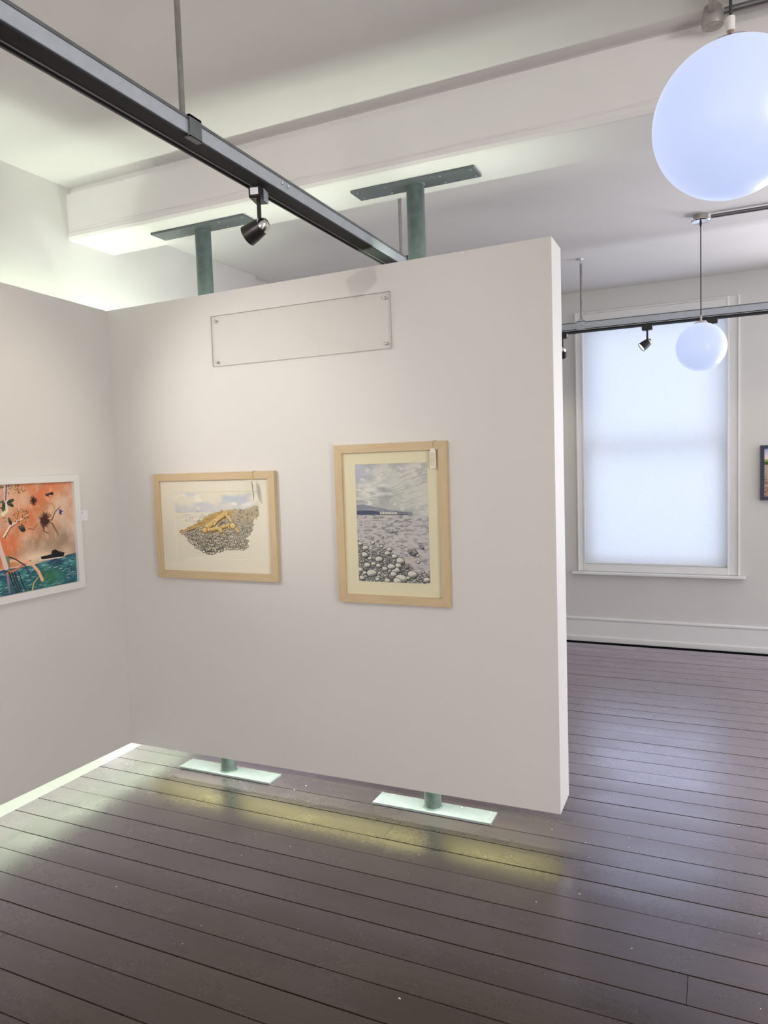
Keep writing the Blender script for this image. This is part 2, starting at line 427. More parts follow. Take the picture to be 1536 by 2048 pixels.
k0 = int(math.floor((YB0-y0)/pitch)); k1 = int(math.ceil((YF-y0)/pitch))
for k in range(k0, k1):
    yc = y0+(k+0.5)*pitch; w = pitch-0.0022
    ya, yb = yc-w/2, yc+w/2
    if ya < YB0: continue
    if yb > YF: continue
    cuts = [XL+0.0]
    if k == 0: cuts.append(-0.065)
    elif k == 4: cuts.append(-1.22)
    elif k == 1: cuts.append(1.6)
    else:
        if rb.random() < 0.45: cuts.append(rb.choice([-2.2, 0.9, 1.4, 1.9, 2.3]) + rb.uniform(-0.2, 0.2))
    cuts.append(XR)
    for a, b in zip(cuts, cuts[1:]):
        L = b-a-0.0015
        crown = rb.choice([0.0002, 0.0003, 0.0005, -0.0002])
        me = board_mesh(L, w, 0.020, crown)
        o = link('floorboard', me, None, floor, ((a+b)/2, yc, rb.uniform(-0.0006, 0.0004)))
        o.rotation_euler = (rb.uniform(-0.0014, 0.0014), 0, 0)

# ------------------------------------------------------------------ far window
win = struct(bpy.data.objects.new('window_1', None), 'tall white sash window glowing behind a drawn roller blind'); COL.objects.link(win)
win.location = (-0.42, YF, WZ0); wo = win.location.copy()
ax0, ax1, az0, az1 = -1.005, 0.196, 0.585, 2.675
def arch_prof_v(name, xa, xb):   # moulded side board
    s = 1 if xb > xa else -1
    p = [(xa, YF), (xa, YF-0.016), (xa+s*0.006, YF-0.024), (xa+s*0.014, YF-0.024), (xa+s*0.018, YF-0.014), (xb-s*0.016, YF-0.012), (xb-s*0.010, YF-0.016), (xb, YF-0.016), (xb, YF)]
    bm = bmesh.new()
    a = [bm.verts.new((x, y, az0)) for x, y in p]; b = [bm.verts.new((x, y, az1)) for x, y in p]; n = len(p)
    for i in range(n): bm.faces.new((a[i], a[(i+1) % n], b[(i+1) % n], b[i]))
    bm.faces.new(a[::-1]); bm.faces.new(b)
    return bm_obj(name, bm, M['trim'], win, wo)
arch_prof_v('architrave', ax0, WX0+0.002); arch_prof_v('architrave', ax1, WX1-0.002)
prism_x('architrave', [(YF, az1), (YF-0.016, az1), (YF-0.024, az1-0.006), (YF-0.024, az1-0.014), (YF-0.014, az1-0.018), (YF-0.012, WZ1+0.014), (YF-0.016, WZ1), (YF, WZ1)], WX0, WX1, M['trim'], win, wo)
prism_x('apron_board', [(YF, 0.585), (YF-0.016, 0.585), (YF-0.014, WZ0), (YF, WZ0)], WX0, WX1, M['trim'], win, wo)
box('sill', (-1.050, YF-0.060, 0.560), (0.232, YF, 0.583), M['trim'], win, wo, 0.006, 2)
# sash frames set back in the opening
yS = YF+0.085
for (nm, za, zb_, yy) in (('upper_sash', 1.575, WZ1, yS+0.04), ('lower_sash', WZ0, 1.625, yS)):
    bm = bmesh.new()
    for q in (((WX0, yy, za), (WX0+0.050, yy+0.035, zb_)), ((WX1-0.050, yy, za), (WX1, yy+0.035, zb_)), ((WX0+0.05, yy, za), (WX1-0.05, yy+0.035, za+0.045)), ((WX0+0.05, yy, zb_-0.045), (WX1-0.05, yy+0.035, zb_))):
        box_bm(q[0], q[1], bm=bm)
    s = bm_obj(nm, bm, M['trim'], win, wo)
    g = box('window_pane', (WX0+0.048, yy+0.015, za+0.043), (WX1-0.048, yy+0.019, zb_-0.043), M['window_glass'], s, wo)
# roller blind
bl = empty('roller_blind', (-0.42, YF+0.02, WZ1), 'white translucent roller blind drawn down over the tall window', 'blind')
bo = bl.location.copy()
bm = bmesh.new(); nx, nz = 14, 24
grid = [[bm.verts.new((WX0+0.004+(WX1-WX0-0.008)*i/nx, YF+0.018+0.0012*math.sin(i*1.3)*math.sin(j*0.5), 0.648+(WZ1-0.04-0.648)*j/nz)) for i in range(nx+1)] for j in range(nz+1)]
for j in range(nz):
    for i in range(nx): bm.faces.new((grid[j][i], grid[j][i+1], grid[j+1][i+1], grid[j+1][i]))
bm_obj('blind_fabric', bm, M['blind'], bl, bo, smooth=True)
box('bottom_bar', (WX0+0.004, YF+0.008, 0.642), (WX1-0.004, YF+0.024, 0.655), M['trim'], bl, bo, 0.003)
cyl('roller', (WX0+0.002, YF+0.034, WZ1-0.026), (WX1-0.002, YF+0.034, WZ1-0.026), 0.020, M['trim'], bl, bo, 20)

# windows added out of view to carry the fill lights (same sash pattern, drawn blinds)
def added_window(n, c, axis, w=1.3, h=1.9):
    o = struct(bpy.data.objects.new('window_%d' % n, None), 'added white window with a drawn blind, outside the view, for fill light'); COL.objects.link(o); o.location = c
    o.rotation_euler = (0, 0, {'right': -PI/2, 'back': PI, 'far': 0.0}[axis])
    bm = bmesh.new(); t = 0.07
    for q in (((-w/2-t, -0.03, -h/2-t), (-w/2, 0, h/2+t)), ((w/2, -0.03, -h/2-t), (w/2+t, 0, h/2+t)), ((-w/2, -0.03, h/2), (w/2, 0, h/2+t)), ((-w/2, -0.03, -h/2-t), (w/2, 0, -h/2))): box_bm(q[0], q[1], bm=bm)
    bm_obj('architrave', bm, M['trim'], o)
    box('sill', (-w/2-0.1, -0.07, -h/2-t-0.03), (w/2+0.1, 0, -h/2-t), M['trim'], o, None, 0.006)
    box('blind_fabric', (-w/2, -0.012, -h/2), (w/2, -0.004, h/2), M['blind'], o)
added_window(2, (XR, -0.6, 1.65), 'right'); added_window(3, (XR, 4.4, 1.65), 'right', 1.1)
added_window(4, (0.6, YB0, 1.65), 'back'); added_window(5, (-1.6, YB0, 1.65), 'back')
added_window(6, (1.75, YF, 1.65), 'far', 1.1)

# ------------------------------------------------------------------ hollow display partitions
PX0, PX1, PY0, PY1 = -2.712, -0.533, 2.715, 2.893
zbl, zbr, ztl, ztr = 0.131, 0.142, 2.3135, 2.331
def pz(x, top):
    t = (x-PX0)/(PX1-PX0); return (ztl+(ztr-ztl)*t) if top else (zbl+(zbr-zbl)*t)
pc = ((PX0+PX1)/2, PY0, 0.14)
panel = empty('display_panel', pc, 'large white free-hanging display panel held on two green posts, facing the viewer', 'partition')
def skin(name, x0, x1, ya, yb, mat, par, off, dz=0.0):
    return hexa(name, [(x0, ya, pz(x0, 0)+dz), (x1, ya, pz(x1, 0)+dz), (x1, yb, pz(x1, 0)+dz), (x0, yb, pz(x0, 0)+dz),
                       (x0, ya, pz(x0, 1)-dz), (x1, ya, pz(x1, 1)-dz), (x1, yb, pz(x1, 1)-dz), (x0, yb, pz(x0, 1)-dz)], mat, par, off)
skin('front_face', PX0, PX1, PY0, PY0+0.015, M['panel'], panel, pc)
skin('back_face', PX0, PX1, PY1-0.015, PY1, M['panel'], panel, pc)
skin('end_face', PX1-0.015, PX1, PY0+0.0149, PY1-0.0149, M['panel_edge'], panel, pc)
skin('inner_lining', PX0+0.004, PX1-0.016, PY0+0.0155, PY0+0.018, M['panel_inside'], panel, pc, 0.006)
skin('inner_lining', PX0+0.004, PX1-0.016, PY1-0.018, PY1-0.0155, M['panel_inside'], panel, pc, 0.006)
for z in (2.245, 0.366):
    cyl('tube_lamp', (-2.62, 2.775, z), (-0.62, 2.775, z), 0.007, M['tube'], panel, pc, 10)
    for x in (-2.63, -0.61):
        box('lamp_holder', (x-0.012, PY0+0.014, z-0.02), (x+0.012, 2.785, z+0.02), M['trim'], panel, pc)
# left partition standing off the wall
LY0, LY1 = -1.6, 3.74
LT = 0.015
def lz(y, top):
    return (2.3135+(2.715-y)*0.030 if top else 0.131+(2.715-y)*0.017)
lp = empty('display_panel', (PX0, 1.2, 0.14), 'long white display panel fixed in front of the left wall', 'partition')
lo = lp.location.copy()
def yskin(name, xa, xb, y0, y1, mat, dz=0.0):
    return hexa(name, [(xa, y0, lz(y0, 0)+dz), (xb, y0, lz(y0, 0)+dz), (xb, y1, lz(y1, 0)+dz), (xa, y1, lz(y1, 0)+dz),
                       (xa, y0, lz(y0, 1)-dz), (xb, y0, lz(y0, 1)-dz), (xb, y1, lz(y1, 1)-dz), (xa, y1, lz(y1, 1)-dz)], mat, lp, lo)
yskin('front_face', PX0-LT, PX0, LY0, LY1, M['panel'])
yskin('end_face', XL+0.001, PX0-LT, LY0, LY0+0.015, M['panel_edge'])
yskin('end_face', XL+0.001, PX0-LT, LY1-0.015, LY1, M['panel_edge'])
yskin('inner_lining', PX0-LT-0.003, PX0-LT-0.0005, LY0+0.02, LY1-0.02, M['lining_green'], 0.006)
box('wall_batten', (XL, LY0+0.02, 1.55), (PX0-LT, LY1-0.02, 1.60), M['panel_edge'], lp, lo)
for z in (2.245, 0.606):
    cyl('tube_lamp', (-2.78, -1.15, z), (-2.78, 3.60, z), 0.007, M['tube'], lp, lo, 10)
    for y in (-1.17, 1.35, 3.62):
        box('lamp_holder', (-2.79, y-0.012, z-0.02), (PX0-LT+0.001, y+0.012, z+0.02), M['trim'], lp, lo)

# ------------------------------------------------------------------ green posts with floor and ceiling plates
def post(x, label):
    base = (x, 2.846, 0.0)
    p = empty('support_post', base, label, 'post', 'posts carrying the hanging display panel')
    fp = box('floor_plate', (x-0.270, 2.793, 0.0005), (x+0.275, 2.897, 0.012), M['plate'], p, base, 0.0015)
    cp = box('ceiling_plate', (x-0.276, 2.796, ZB-0.011), (x+0.268, 2.902, ZB-0.0003), M['plate_shaded'], p, base, 0.0015)
    cyl('shaft', (x, 2.846, 0.011), (x, 2.846, ZB-0.010), 0.0375, M['post'], p, base, 36)
    bmw = lathe_bm([(0.0375, 0), (0.043, 0), (0.0375, 0.006)], 32, Matrix.Translation((x, 2.846, 0.012)))
    bm_obj('weld_ring', bmw, M['post'], p, base)
    bmw = lathe_bm([(0.0375, 0), (0.0430, 0), (0.0375, -0.006)], 32, Matrix.Translation((x, 2.846, ZB-0.011)))
    bm_obj('weld_ring', bmw, M['post'], p, base)
    for dx in (-0.25, -0.12, 0.12, 0.25):
        for dy in (-0.032, 0.036):
            m = Matrix.Translation((x+dx, 2.846+dy, ZB-0.0112)) @ Matrix.Rotation(PI, 4, 'X')
            bm_obj('screw', lathe_bm([(0, 0.002), (0.003, 0.0015), (0.0045, 0)], 10, m), M['bolt'], cp, base)
            m = Matrix.Translation((x+dx, 2.846+dy, 0.0118))
            bm_obj('screw', lathe_bm([(0, 0.002), (0.003, 0.0015), (0.0045, 0)], 10, m), M['bolt'], fp, base)
M['plate_shaded'] = metal('plate_enamel_shaded', (0.12, 0.135, 0.15), 0.36, 0.1, 0.15)  # ceiling plates: same enamel as the floor ones, shade put into the colour
post(-2.205, 'green steel post nearer the left wall, bolted to floor and beam by flat plates')
post(-1.113, 'green steel post nearer the panel end, bolted to floor and beam by flat plates')

# ------------------------------------------------------------------ lighting tracks
TZ = 2.395
def track_y():
    x0, x1 = -1.312, -1.240; ya, yb = -1.2, 4.95
    c = ((x0+x1)/2, 1.6, TZ)
    t = empty('lighting_track', c, 'grey lighting track hung on rods, running from the upper left over the display panel', 'track')
    z0, z1 = TZ, TZ+0.045
    # housing: channel with a lip along the top
    def seg(a, b):
        return prism_y('housing', [(x0, z0+0.006), (x0, z1-0.009), (x1, z1-0.009), (x1, z0+0.001), (x1-0.006, z0), (x0+0.006, z0)], a, b, M['housing'], t, c)
    seg(ya, 2.0290); seg(2.0305, yb)
    prism_y('top_lip', [(x0-0.001, z1-0.0082), (x0-0.001, z1), (x1+0.0015, z1), (x1+0.0015, z1-0.0082)], ya, yb, M['housing_top'], t, c)
    # black track body beneath, with slot and grey edge strips
    prism_y('track_rail', [(x0+0.002, z0+0.002), (x1-0.003, z0+0.002), (x1-0.004, z0-0.004), (x0+0.022, z0-0.006), (x0+0.020, z0-0.001), (x0+0.006, z0-0.001), (x0+0.004, z0-0.006), (x0+0.001, z0-0.005)], ya, yb, M['black'], t, c)
    prism_y('edge_strip', [(x0+0.0195, z0-0.0085), (x0+0.0225, z0-0.0085), (x0+0.0225, z0-0.005), (x0+0.0195, z0-0.005)], ya, yb, M['liplight'], t, c)
    prism_y('edge_strip', [(x0+0.001, z0-0.0085), (x0+0.0035, z0-0.0085), (x0+0.0035, z0-0.004), (x0+0.001, z0-0.004)], ya, yb, M['liplight'], t, c)
    prism_y('slot', [(x0+0.006, z0-0.0022), (x0+0.0195, z0-0.0022), (x0+0.0195, z0-0.0012), (x0+0.006, z0-0.0012)], ya, yb, M['slot'], t, c)
    for y in (2.012, 2.047):
        m, L = cyl_m((x1-0.0005, y, z0+0.022), (x1+0.002, y, z0+0.022))
        bm_obj('screw', lathe_bm([(0.0055, 0), (0.005, L), (0.002, L*0.6), (0, L*0.6)], 14, m), M['bolt'], t, c)
    for y in (0.05, 1.585, 3.065):
        zt = ZC if y < 2.6 else ZC2
        r = cyl('suspension_rod', (-1.276, y, z1+0.02), (-1.276, y, zt-0.004), 0.0078, M['rod'], t, c, 16)
        bm_obj('rod_flange', lathe_bm([(0, 0), (0.022, 0), (0.024, 0.003), (0.024, 0.0035)], 20, Matrix.Translation((-1.276, y, zt-0.004))), M['chrome'], t, c)
        cl = bmesh.new()
        box_bm((x1-0.001, y-0.024, z0-0.007), (x1+0.006, y+0.024, z1+0.004), bm=cl)
        box_bm((x0-0.006, y-0.024, z0+0.004), (x0+0.001, y+0.024, z1+0.004), bm=cl)
        box_bm((x0-0.006, y-0.024, z1-0.001), (x1+0.006, y+0.024, z1+0.005), bm=cl)
        box_bm((x1-0.012, y-0.024, z0-0.008), (x1+0.006, y+0.024, z0-0.004), bm=cl)
        b = bm_obj('clip', cl, M['housing_top'], t, c)
        bm_obj('clip_boss', lathe_bm([(0, 0.016), (0.011, 0.014), (0.016, 0.004), (0.018, 0)], 20, Matrix.Translation((-1.276, y, z1+0.005))), M['housing_top'], b, c)
    return t
track_y()
def track_x():
    z0 = 2.372; z1 = z0+0.047; y0, y1 = 4.985, 5.057; xa, xb = -2.7, 3.0
    c = (-0.3, (y0+y1)/2, z0)
    t = empty('lighting_track', c, 'grey lighting track hung on rods in front of the tall window', 'track')
    prism_x('housing', [(y0, z0+0.002), (y0, z1-0.006), (y1, z1-0.006), (y1, z0+0.002)], xa, xb, M['housing'], t, c)
    prism_x('top_lip', [(y0-0.0015, z1-0.0055), (y0-0.0015, z1), (y1+0.001, z1), (y1+0.001, z1-0.0055)], xa, xb, M['housing_top'], t, c)
    prism_x('track_rail', [(y0+0.002, z0+0.0025), (y0+0.002, z0-0.018), (y0+0.020, z0-0.018), (y0+0.020, z0-0.006), (y0+0.034, z0-0.006), (y0+0.034, z0-0.018), (y1-0.018, z0-0.018), (y1-0.018, z0+0.0025)], xa, xb, M['black'], t, c)
    for zz in (z0-0.006,):
        prism_x('edge_strip', [(y0+0.0005, zz), (y0+0.0005, zz+0.0022), (y0+0.0025, zz+0.0022), (y0+0.0025, zz)], xa, xb, M['trim'], t, c)
    for x in (-0.792, 1.4):
        y = (y0+y1)/2
        cyl('suspension_rod', (x, y, z1+0.01), (x, y, ZC2-0.02), 0.0078, M['rod'], t, c, 16)
        cyl('rod_sleeve', (x, y, ZC2-0.032), (x, y, ZC2-0.004), 0.010, M['chrome'], t, c, 16)
        bm_obj('rod_flange', lathe_bm([(0, -0.004), (0.012, -0.004), (0.030, -0.001), (0.030, 0.0035), (0, 0.0035)], 24, Matrix.Translation((x, y, ZC2-0.004))), M['chrome'], t, c)
        cl = bmesh.new()
        box_bm((x-0.028, y0-0.007, z0-0.003), (x+0.028, y0, z1+0.004), bm=cl)
        box_bm((x-0.028, y1, z0-0.003), (x+0.028, y1+0.007, z1+0.004), bm=cl)
        box_bm((x-0.028, y0-0.007, z1), (x+0.028, y1+0.007, z1+0.006), bm=cl)
        box_bm((x-0.016, y-0.016, z1+0.004), (x+0.016, y+0.016, z1+0.022), bm=cl)
        bm_obj('clip', cl, M['housing'], t, c)
track_x()

# ------------------------------------------------------------------ track spotlights
def spotlight(loc, aim, label, group, power, lit=True, rot=0.0, blend=0.9, angle=60, drop=0.055, scale=1.0, color=(1.0, 0.86, 0.70)):
    """loc: underside of the track; aim: target point"""
    s = empty('track_spotlight', loc, label, 'spotlight', group)
    L = Vector(loc); o = L
    ca, sa = math.cos(rot), math.sin(rot)
    R = Matrix.Rotation(rot, 4, 'Z')
    def loc_bm(bm): bmesh.ops.transform(bm, matrix=Matrix.Translation(L) @ R @ Matrix.Scale(scale, 4), verts=bm.verts); return bm
    ad = bm_obj('adapter', loc_bm(box_bm((-0.018, -0.030, -0.030), (0.018, 0.030, 0.004), 0.003)), M['lampblack'], s, o)
    bm_obj('adapter_cheek', loc_bm(box_bm((0.0178, -0.010, -0.032), (0.0195, 0.026, 0.000), 0.0005)), M['housing'], ad, o)
    bm_obj('rating_sticker', loc_bm(box_bm((-0.012, -0.0306, -0.022), (0.010, -0.0299, -0.004))), M['card'], ad, o)
    hz = -0.030-drop
    bm_obj('stem', loc_bm(cyl_bm((0, 0, -0.030), (0, 0, hz), 0.0058, 14)), M['lampblack'], s, o)
    hc = L+R.to_3x3() @ Vector((0, 0, (hz-0.020)*scale))
    d = (Vector(aim)-hc).normalized()
    q = d.to_track_quat('Z', 'Y').to_matrix().to_4x4(); m = Matrix.Translation(hc) @ q @ Matrix.Scale(scale, 4)
    # bullet-shaped body, opening towards +z
    body = lathe_bm([(0.0, -0.026), (0.012, -0.0245), (0.019, -0.017), (0.0225, -0.006), (0.0262, 0.018), (0.0285, 0.044), (0.0270, 0.0445), (0.0250, 0.030), (0.0, 0.028)], 32, m)
    bd = bm_obj('lamp_body', body, M['lampblack'], s, o, autos=True)
    cap = lathe_bm([(0.0, -0.0275), (0.0122, -0.0255), (0.0195, -0.0175), (0.0222, -0.0085), (0.0200, -0.009)], 32, m)
    bm_obj('back_cap', cap, M['chrome'], bd, o, autos=True)
    bm_obj('lens', lathe_bm([(0.0, 0.040), (0.0245, 0.0385), (0.0245, 0.036), (0, 0.036)], 24, m), M['lens'] if lit else M['liplight'], bd, o, autos=True)
    if lit and power > 0:
        l = bpy.data.lights.new('spot_lamp', 'SPOT'); l.energy = power; l.color = color
        l.spot_size = math.radians(angle); l.spot_blend = blend; l.shadow_soft_size = 0.010
        lo_ = bpy.data.objects.new('spot_lamp_light', l); COL.objects.link(lo_); lo_.parent = s
        lo_.location = hc + d*0.047*scale - L
        lo_.rotation_euler = d.to_track_quat('-Z', 'Y').to_euler()
    return s
G = 'black track spotlights'
spotlight((-1.293, 1.955, TZ-0.006), (-2.71, 1.96, 1.70), 'black bullet spotlight with chrome back, hanging from the track above the display panel', None, 21, rot=0.25, scale=1.15, drop=0.05)
spotlight((-1.293, 0.70, TZ-0.006), (-1.50, 2.715, 1.60), 'black spotlight on the near end of the left track, outside the view', None, 17, angle=84, color=(1.0, 0.92, 0.84))
spotlight((-0.376, 5.003, 2.356), (-1.73, 4.55, 1.18), 'lit black spotlight shining in front of the window blind', None, 4, rot=PI/2, scale=1.08)
spotlight((-0.918, 5.003, 2.356), (-1.2, 6.0, 1.5), 'black spotlight half hidden by the right end of the display panel', None, 6, rot=PI/2, scale=1.08)
spotlight((0.005, 5.003, 2.356), (0.5, 6.0, 1.4), 'black spotlight hidden behind the small globe lamp, only its adapter showing', None, 5, rot=PI/2, scale=1.08)
# a short second track out of view on the left which lights the panel pictures
def track_short():
    c = (-2.45, 0.9, TZ)
    t = empty('lighting_track', c, 'short grey lighting track outside the view, near the left wall', 'track')
    prism_y('housing', [(-2.486, TZ), (-2.486, TZ+0.044), (-2.414, TZ+0.044), (-2.414, TZ)], -1.0, 1.25, M['housing'], t, c)
    prism_y('track_rail', [(-2.480, TZ-0.006), (-2.480, TZ+0.001), (-2.420, TZ+0.001), (-2.420, TZ-0.006)], -1.0, 1.25, M['black'], t, c)
    for y in (-0.6, 0.9): cyl('suspension_rod', (-2.45, y, TZ+0.044), (-2.45, y, ZC-0.0005), 0.0078, M['rod'], t, c, 14)
track_short()
spotlight((-2.45, 1.05, TZ-0.006), (-1.86, 2.715, 1.72), 'black spotlight near the left wall, outside the view', None, 50, color=(1.0, 0.945, 0.89), drop=0.13, angle=52, blend=1.0)

# ------------------------------------------------------------------ globe pendants
def globe(c, r, zc, label, near):
    p = empty('globe_pendant', (c[0], c[1], c[2]), label, 'pendant light')
    bm = bmesh.new(); bmesh.ops.create_uvsphere(bm, u_segments=64, v_segments=40, radius=r)
    bmesh.ops.translate(bm, verts=bm.verts, vec=c)
    bm_obj('globe_shade', bm, M['globe'], p, c, smooth=True)
    X, Y, Z = c
    bm_obj('gallery_ring', lathe_bm([(0, 0.010), (0.020, 0.010), (0.034, 0.003), (0.040, -0.007), (0.036, -0.007)], 32, Matrix.Translation((X, Y, Z+r-0.001))), M['chrome'], p, c, autos=True)
    if near:
        cyl('neck_fitting', (X, Y, Z+r+0.006), (X, Y, Z+r+0.022), 0.0050, M['brown'], p, c, 14)
        cyl('cord_grip', (X, Y, Z+r+0.022), (X, Y, Z+r+0.046), 0.0075, M['whitecap'], p, c, 14)
    else:
        cyl('neck_fitting', (X, Y, Z+r+0.006), (X, Y, Z+r+0.040), 0.0060, M['box'], p, c, 14)
    cyl('cord', (X, Y, Z+r+0.03), (X, Y, zc-0.040), 0.0028, M['cord'], p, c, 10)
    cyl('cord_boot', (X, Y, zc-0.062), (X, Y, zc-0.036), 0.0042, M['cord'], p, c, 12, r2=0.0075)
    rose = bm_obj('ceiling_rose', lathe_bm([(0, -0.002), (0.012, -0.001), (0.046, 0.003), (0.050, 0.008), (0.050, 0.011), (0.036, 0.012), (0.036, 0.038), (0, 0.038)], 36, Matrix.Translation((X, Y, zc-0.0385))), M['chrome'], p, c, autos=True)
    bm_obj('rose_box', lathe_bm([(0.037, 0.013), (0.0385, 0.014), (0.0385, 0.0378), (0.030, 0.0378)], 36, Matrix.Translation((X, Y, zc-0.0385))), M['box'], rose, c, autos=True)
globe((-0.052, 4.476, 2.115), 0.135, ZC2, 'small-looking white globe lamp hanging on a cord in front of the window', False)
globe((0.033, 1.505, 2.124), 0.135, ZC, 'large bluish-white globe lamp close to the viewer at the upper right corner', True)
# conduits on the ceiling
o = cyl('conduit_pipe', (0.0, 4.470, ZC2-0.017), (3.19, 4.440, ZC2-0.017), 0.0105, M['conduit'], None, None, 16)
tag(o, 'grey metal conduit pipe running right along the ceiling from the small globe lamp', 'pipe')
jb = empty('junction_box', (0.006, 2.625, ZC), 'round galvanised junction box on the ceiling above the large globe lamp', 'junction box')
jo = jb.location.copy()
bm_obj('box_body', lathe_bm([(0, 0), (0.031, 0), (0.033, 0.004), (0.033, 0.030), (0.026, 0.060), (0, 0.060)], 28, Matrix.Translation((0.006, 2.625, ZC-0.060))), M['box'], jb, jo, autos=True)
bm_obj('box_lid', lathe_bm([(0, -0.002), (0.024, -0.002), (0.026, 0.0005)], 28, Matrix.Translation((0.006, 2.625, ZC-0.060))), M['box'], jb, jo, autos=True)
for dx in (-0.018, 0.018):
    bm_obj('screw', lathe_bm([(0, -0.004), (0.003, -0.0035), (0.0035, -0.001)], 10, Matrix.Translation((0.006+dx, 2.625, ZC-0.060))), M['bolt'], jb, jo)
o = cyl('conduit_pipe', (0.006, 2.592, ZC-0.022), (0.020, 1.56, ZC-0.022), 0.0125, M['box'], None, None, 16)
tag(o, 'grey conduit pipe running toward the viewer along the ceiling above the large globe lamp', 'pipe')
o = cyl('conduit_pipe', (0.039, 2.625, ZC-0.022), (3.19, 2.600, ZC-0.022), 0.0105, M['conduit'], None, None, 16)
tag(o, 'dark conduit pipe running right along the beam from the junction box', 'pipe')

# ------------------------------------------------------------------ art painter (colour attribute on a fine grid)
class Art:
    def __init__(s, nx, ny, seed=1):
        s.nx, s.ny = nx, ny; s.a = np.zeros((ny, nx, 3)); s.rs = np.random.RandomState(seed)
        s.v, s.u = np.mgrid[0:ny, 0:nx].astype(float); s.u /= (nx-1); s.v /= (ny-1); s.asp = nx/ny
    def fbm(s, fx, fy, oct=4, gain=0.5):
        out = np.zeros((s.ny, s.nx)); amp = 1; tot = 0
        for o in range(oct):
            gx, gy = int(fx*2**o)+2, int(fy*2**o)+2
            g = s.rs.rand(gy+1, gx+1)
            X = s.u*(gx-1e-6); Y = s.v*(gy-1e-6); xi = X.astype(int); yi = Y.astype(int); xf = X-xi; yf = Y-yi
            xf = xf*xf*(3-2*xf); yf = yf*yf*(3-2*yf)
            out += amp*((g[yi, xi]*(1-xf)+g[yi, xi+1]*xf)*(1-yf)+(g[yi+1, xi]*(1-xf)+g[yi+1, xi+1]*xf)*yf); tot += amp; amp *= gain
        return out/tot
    def blend(s, mask, col):
        m = np.clip(mask, 0, 1)[..., None]; s.a = s.a*(1-m)+np.array(col, float)*m
    def ell(s, cx, cy, rx, ry, ang, col, soft=0.15, alpha=1.0, shade=None, outline=None):
        R = max(rx, ry*1.0)*1.35+2/s.ny
        x0 = max(0, int((cx-R)*s.nx)); x1 = min(s.nx, int((cx+R)*s.nx)+2)
        y0 = max(0, int((cy-R*s.asp*1.0-0.004)*s.ny)); y1 = min(s.ny, int((cy+R*s.asp+0.004)*s.ny)+2)
        if x1 <= x0 or y1 <= y0: return
        U = s.u[y0:y1, x0:x1]-cx; V = (s.v[y0:y1, x0:x1]-cy)/s.asp
        c_, s_ = math.cos(ang), math.sin(ang)
        p = (U*c_+V*s_)/rx; q = (-U*s_+V*c_)/ry
        d = np.sqrt(p*p+q*q)
        sub = s.a[y0:y1, x0:x1]
        if outline is not None:
            px = min(1.1/(s.nx*min(rx, ry)), 0.28)
            m = np.clip((1+px*1.0-d)/(px*0.8), 0, 1)[..., None]*alpha
            sub = sub*(1-m)+np.array(outline, float)*m
        m = np.clip((1-d)/soft, 0, 1)[..., None]*alpha
        c = np.array(col, float)*np.ones(sub.shape)
        if shade is not None:
            t = np.clip((V/ry*0.8+U/rx*0.35), -1, 1)[..., None]
            c = c*(1-shade*np.clip(t, 0, 1)*1.0)+(255-c)*0.25*np.clip(-t, 0, 1)
        s.a[y0:y1, x0:x1] = sub*(1-m)+c*m
    def stroke(s, pts, w, col, w2=None, alpha=1.0, n=None, jit=0.0, shade=None):
        w2 = w if w2 is None else w2
        P = np.array(pts, float); seg = np.sqrt((np.diff(P, axis=0)**2).sum(1)); T = np.concatenate([[0], np.cumsum(seg)])
        n = n or int(max(6, T[-1]/(max(min(w, w2), 0.002)*0.6)))
        for t in np.linspace(0, T[-1], n):
            x = np.interp(t, T, P[:, 0]); y = np.interp(t, T, P[:, 1]); k = t/T[-1]; r = w*(1-k)+w2*k
            s.ell(x+s.rs.randn()*jit, y+s.rs.randn()*jit, r, r, 0, col, 0.3, alpha, shade)
    def poly(s, pts, col, alpha=1.0, soft=0.004, wob=0.0):
        P = np.array(pts, float); n = len(P); inside = np.zeros(s.u.shape, bool)
        U, V = s.u, s.v
        if wob: U = U+(s.fbm(30, 30, 3)-0.5)*wob; V = V+(s.fbm(30, 30, 3)-0.5)*wob
        for i in range(n):
            x1, y1 = P[i]; x2, y2 = P[(i+1) % n]
            if y1 == y2: continue
            c = ((y1 > V) != (y2 > V)) & (U < (x2-x1)*(V-y1)/(y2-y1)+x1)
            inside ^= c
        m = inside.astype(float)*alpha
        if col is not None: s.blend(m, col)
        return inside
    def mesh(s, name, w, h, mat, parent, loc=(0, 0, 0)):
        """vertical sheet, local x right, z up, facing -y, centred"""
        nx, ny = s.nx, s.ny
        xs = (s.u.ravel()-0.5)*w; zs = (0.5-s.v.ravel())*h
        co = np.stack([xs, np.zeros_like(xs), zs], 1)
        i = np.arange(nx*ny).reshape(ny, nx)
        f = np.stack([i[1:, :-1].ravel(), i[1:, 1:].ravel(), i[:-1, 1:].ravel(), i[:-1, :-1].ravel()], 1)
        me = bpy.data.meshes.new(name); me.vertices.add(len(co)); me.vertices.foreach_set('co', co.ravel())
        me.loops.add(f.size); me.loops.foreach_set('vertex_index', f.ravel().astype(np.int32))
        me.polygons.add(len(f)); me.polygons.foreach_set('loop_start', np.arange(0, f.size, 4, dtype=np.int32))
        me.update(calc_edges=True)
        at = me.color_attributes.new('ink', 'FLOAT_COLOR', 'POINT')
        col = np.ones((nx*ny, 4)); col[:, :3] = s2l(np.clip(s.a, 0, 255)).reshape(-1, 3)
        at.data.foreach_set('color', col.ravel().astype(np.float32))
        me.materials.append(mat)
        o = bpy.data.objects.new(name, me); COL.objects.link(o); o.parent = parent; o.location = loc
        return o
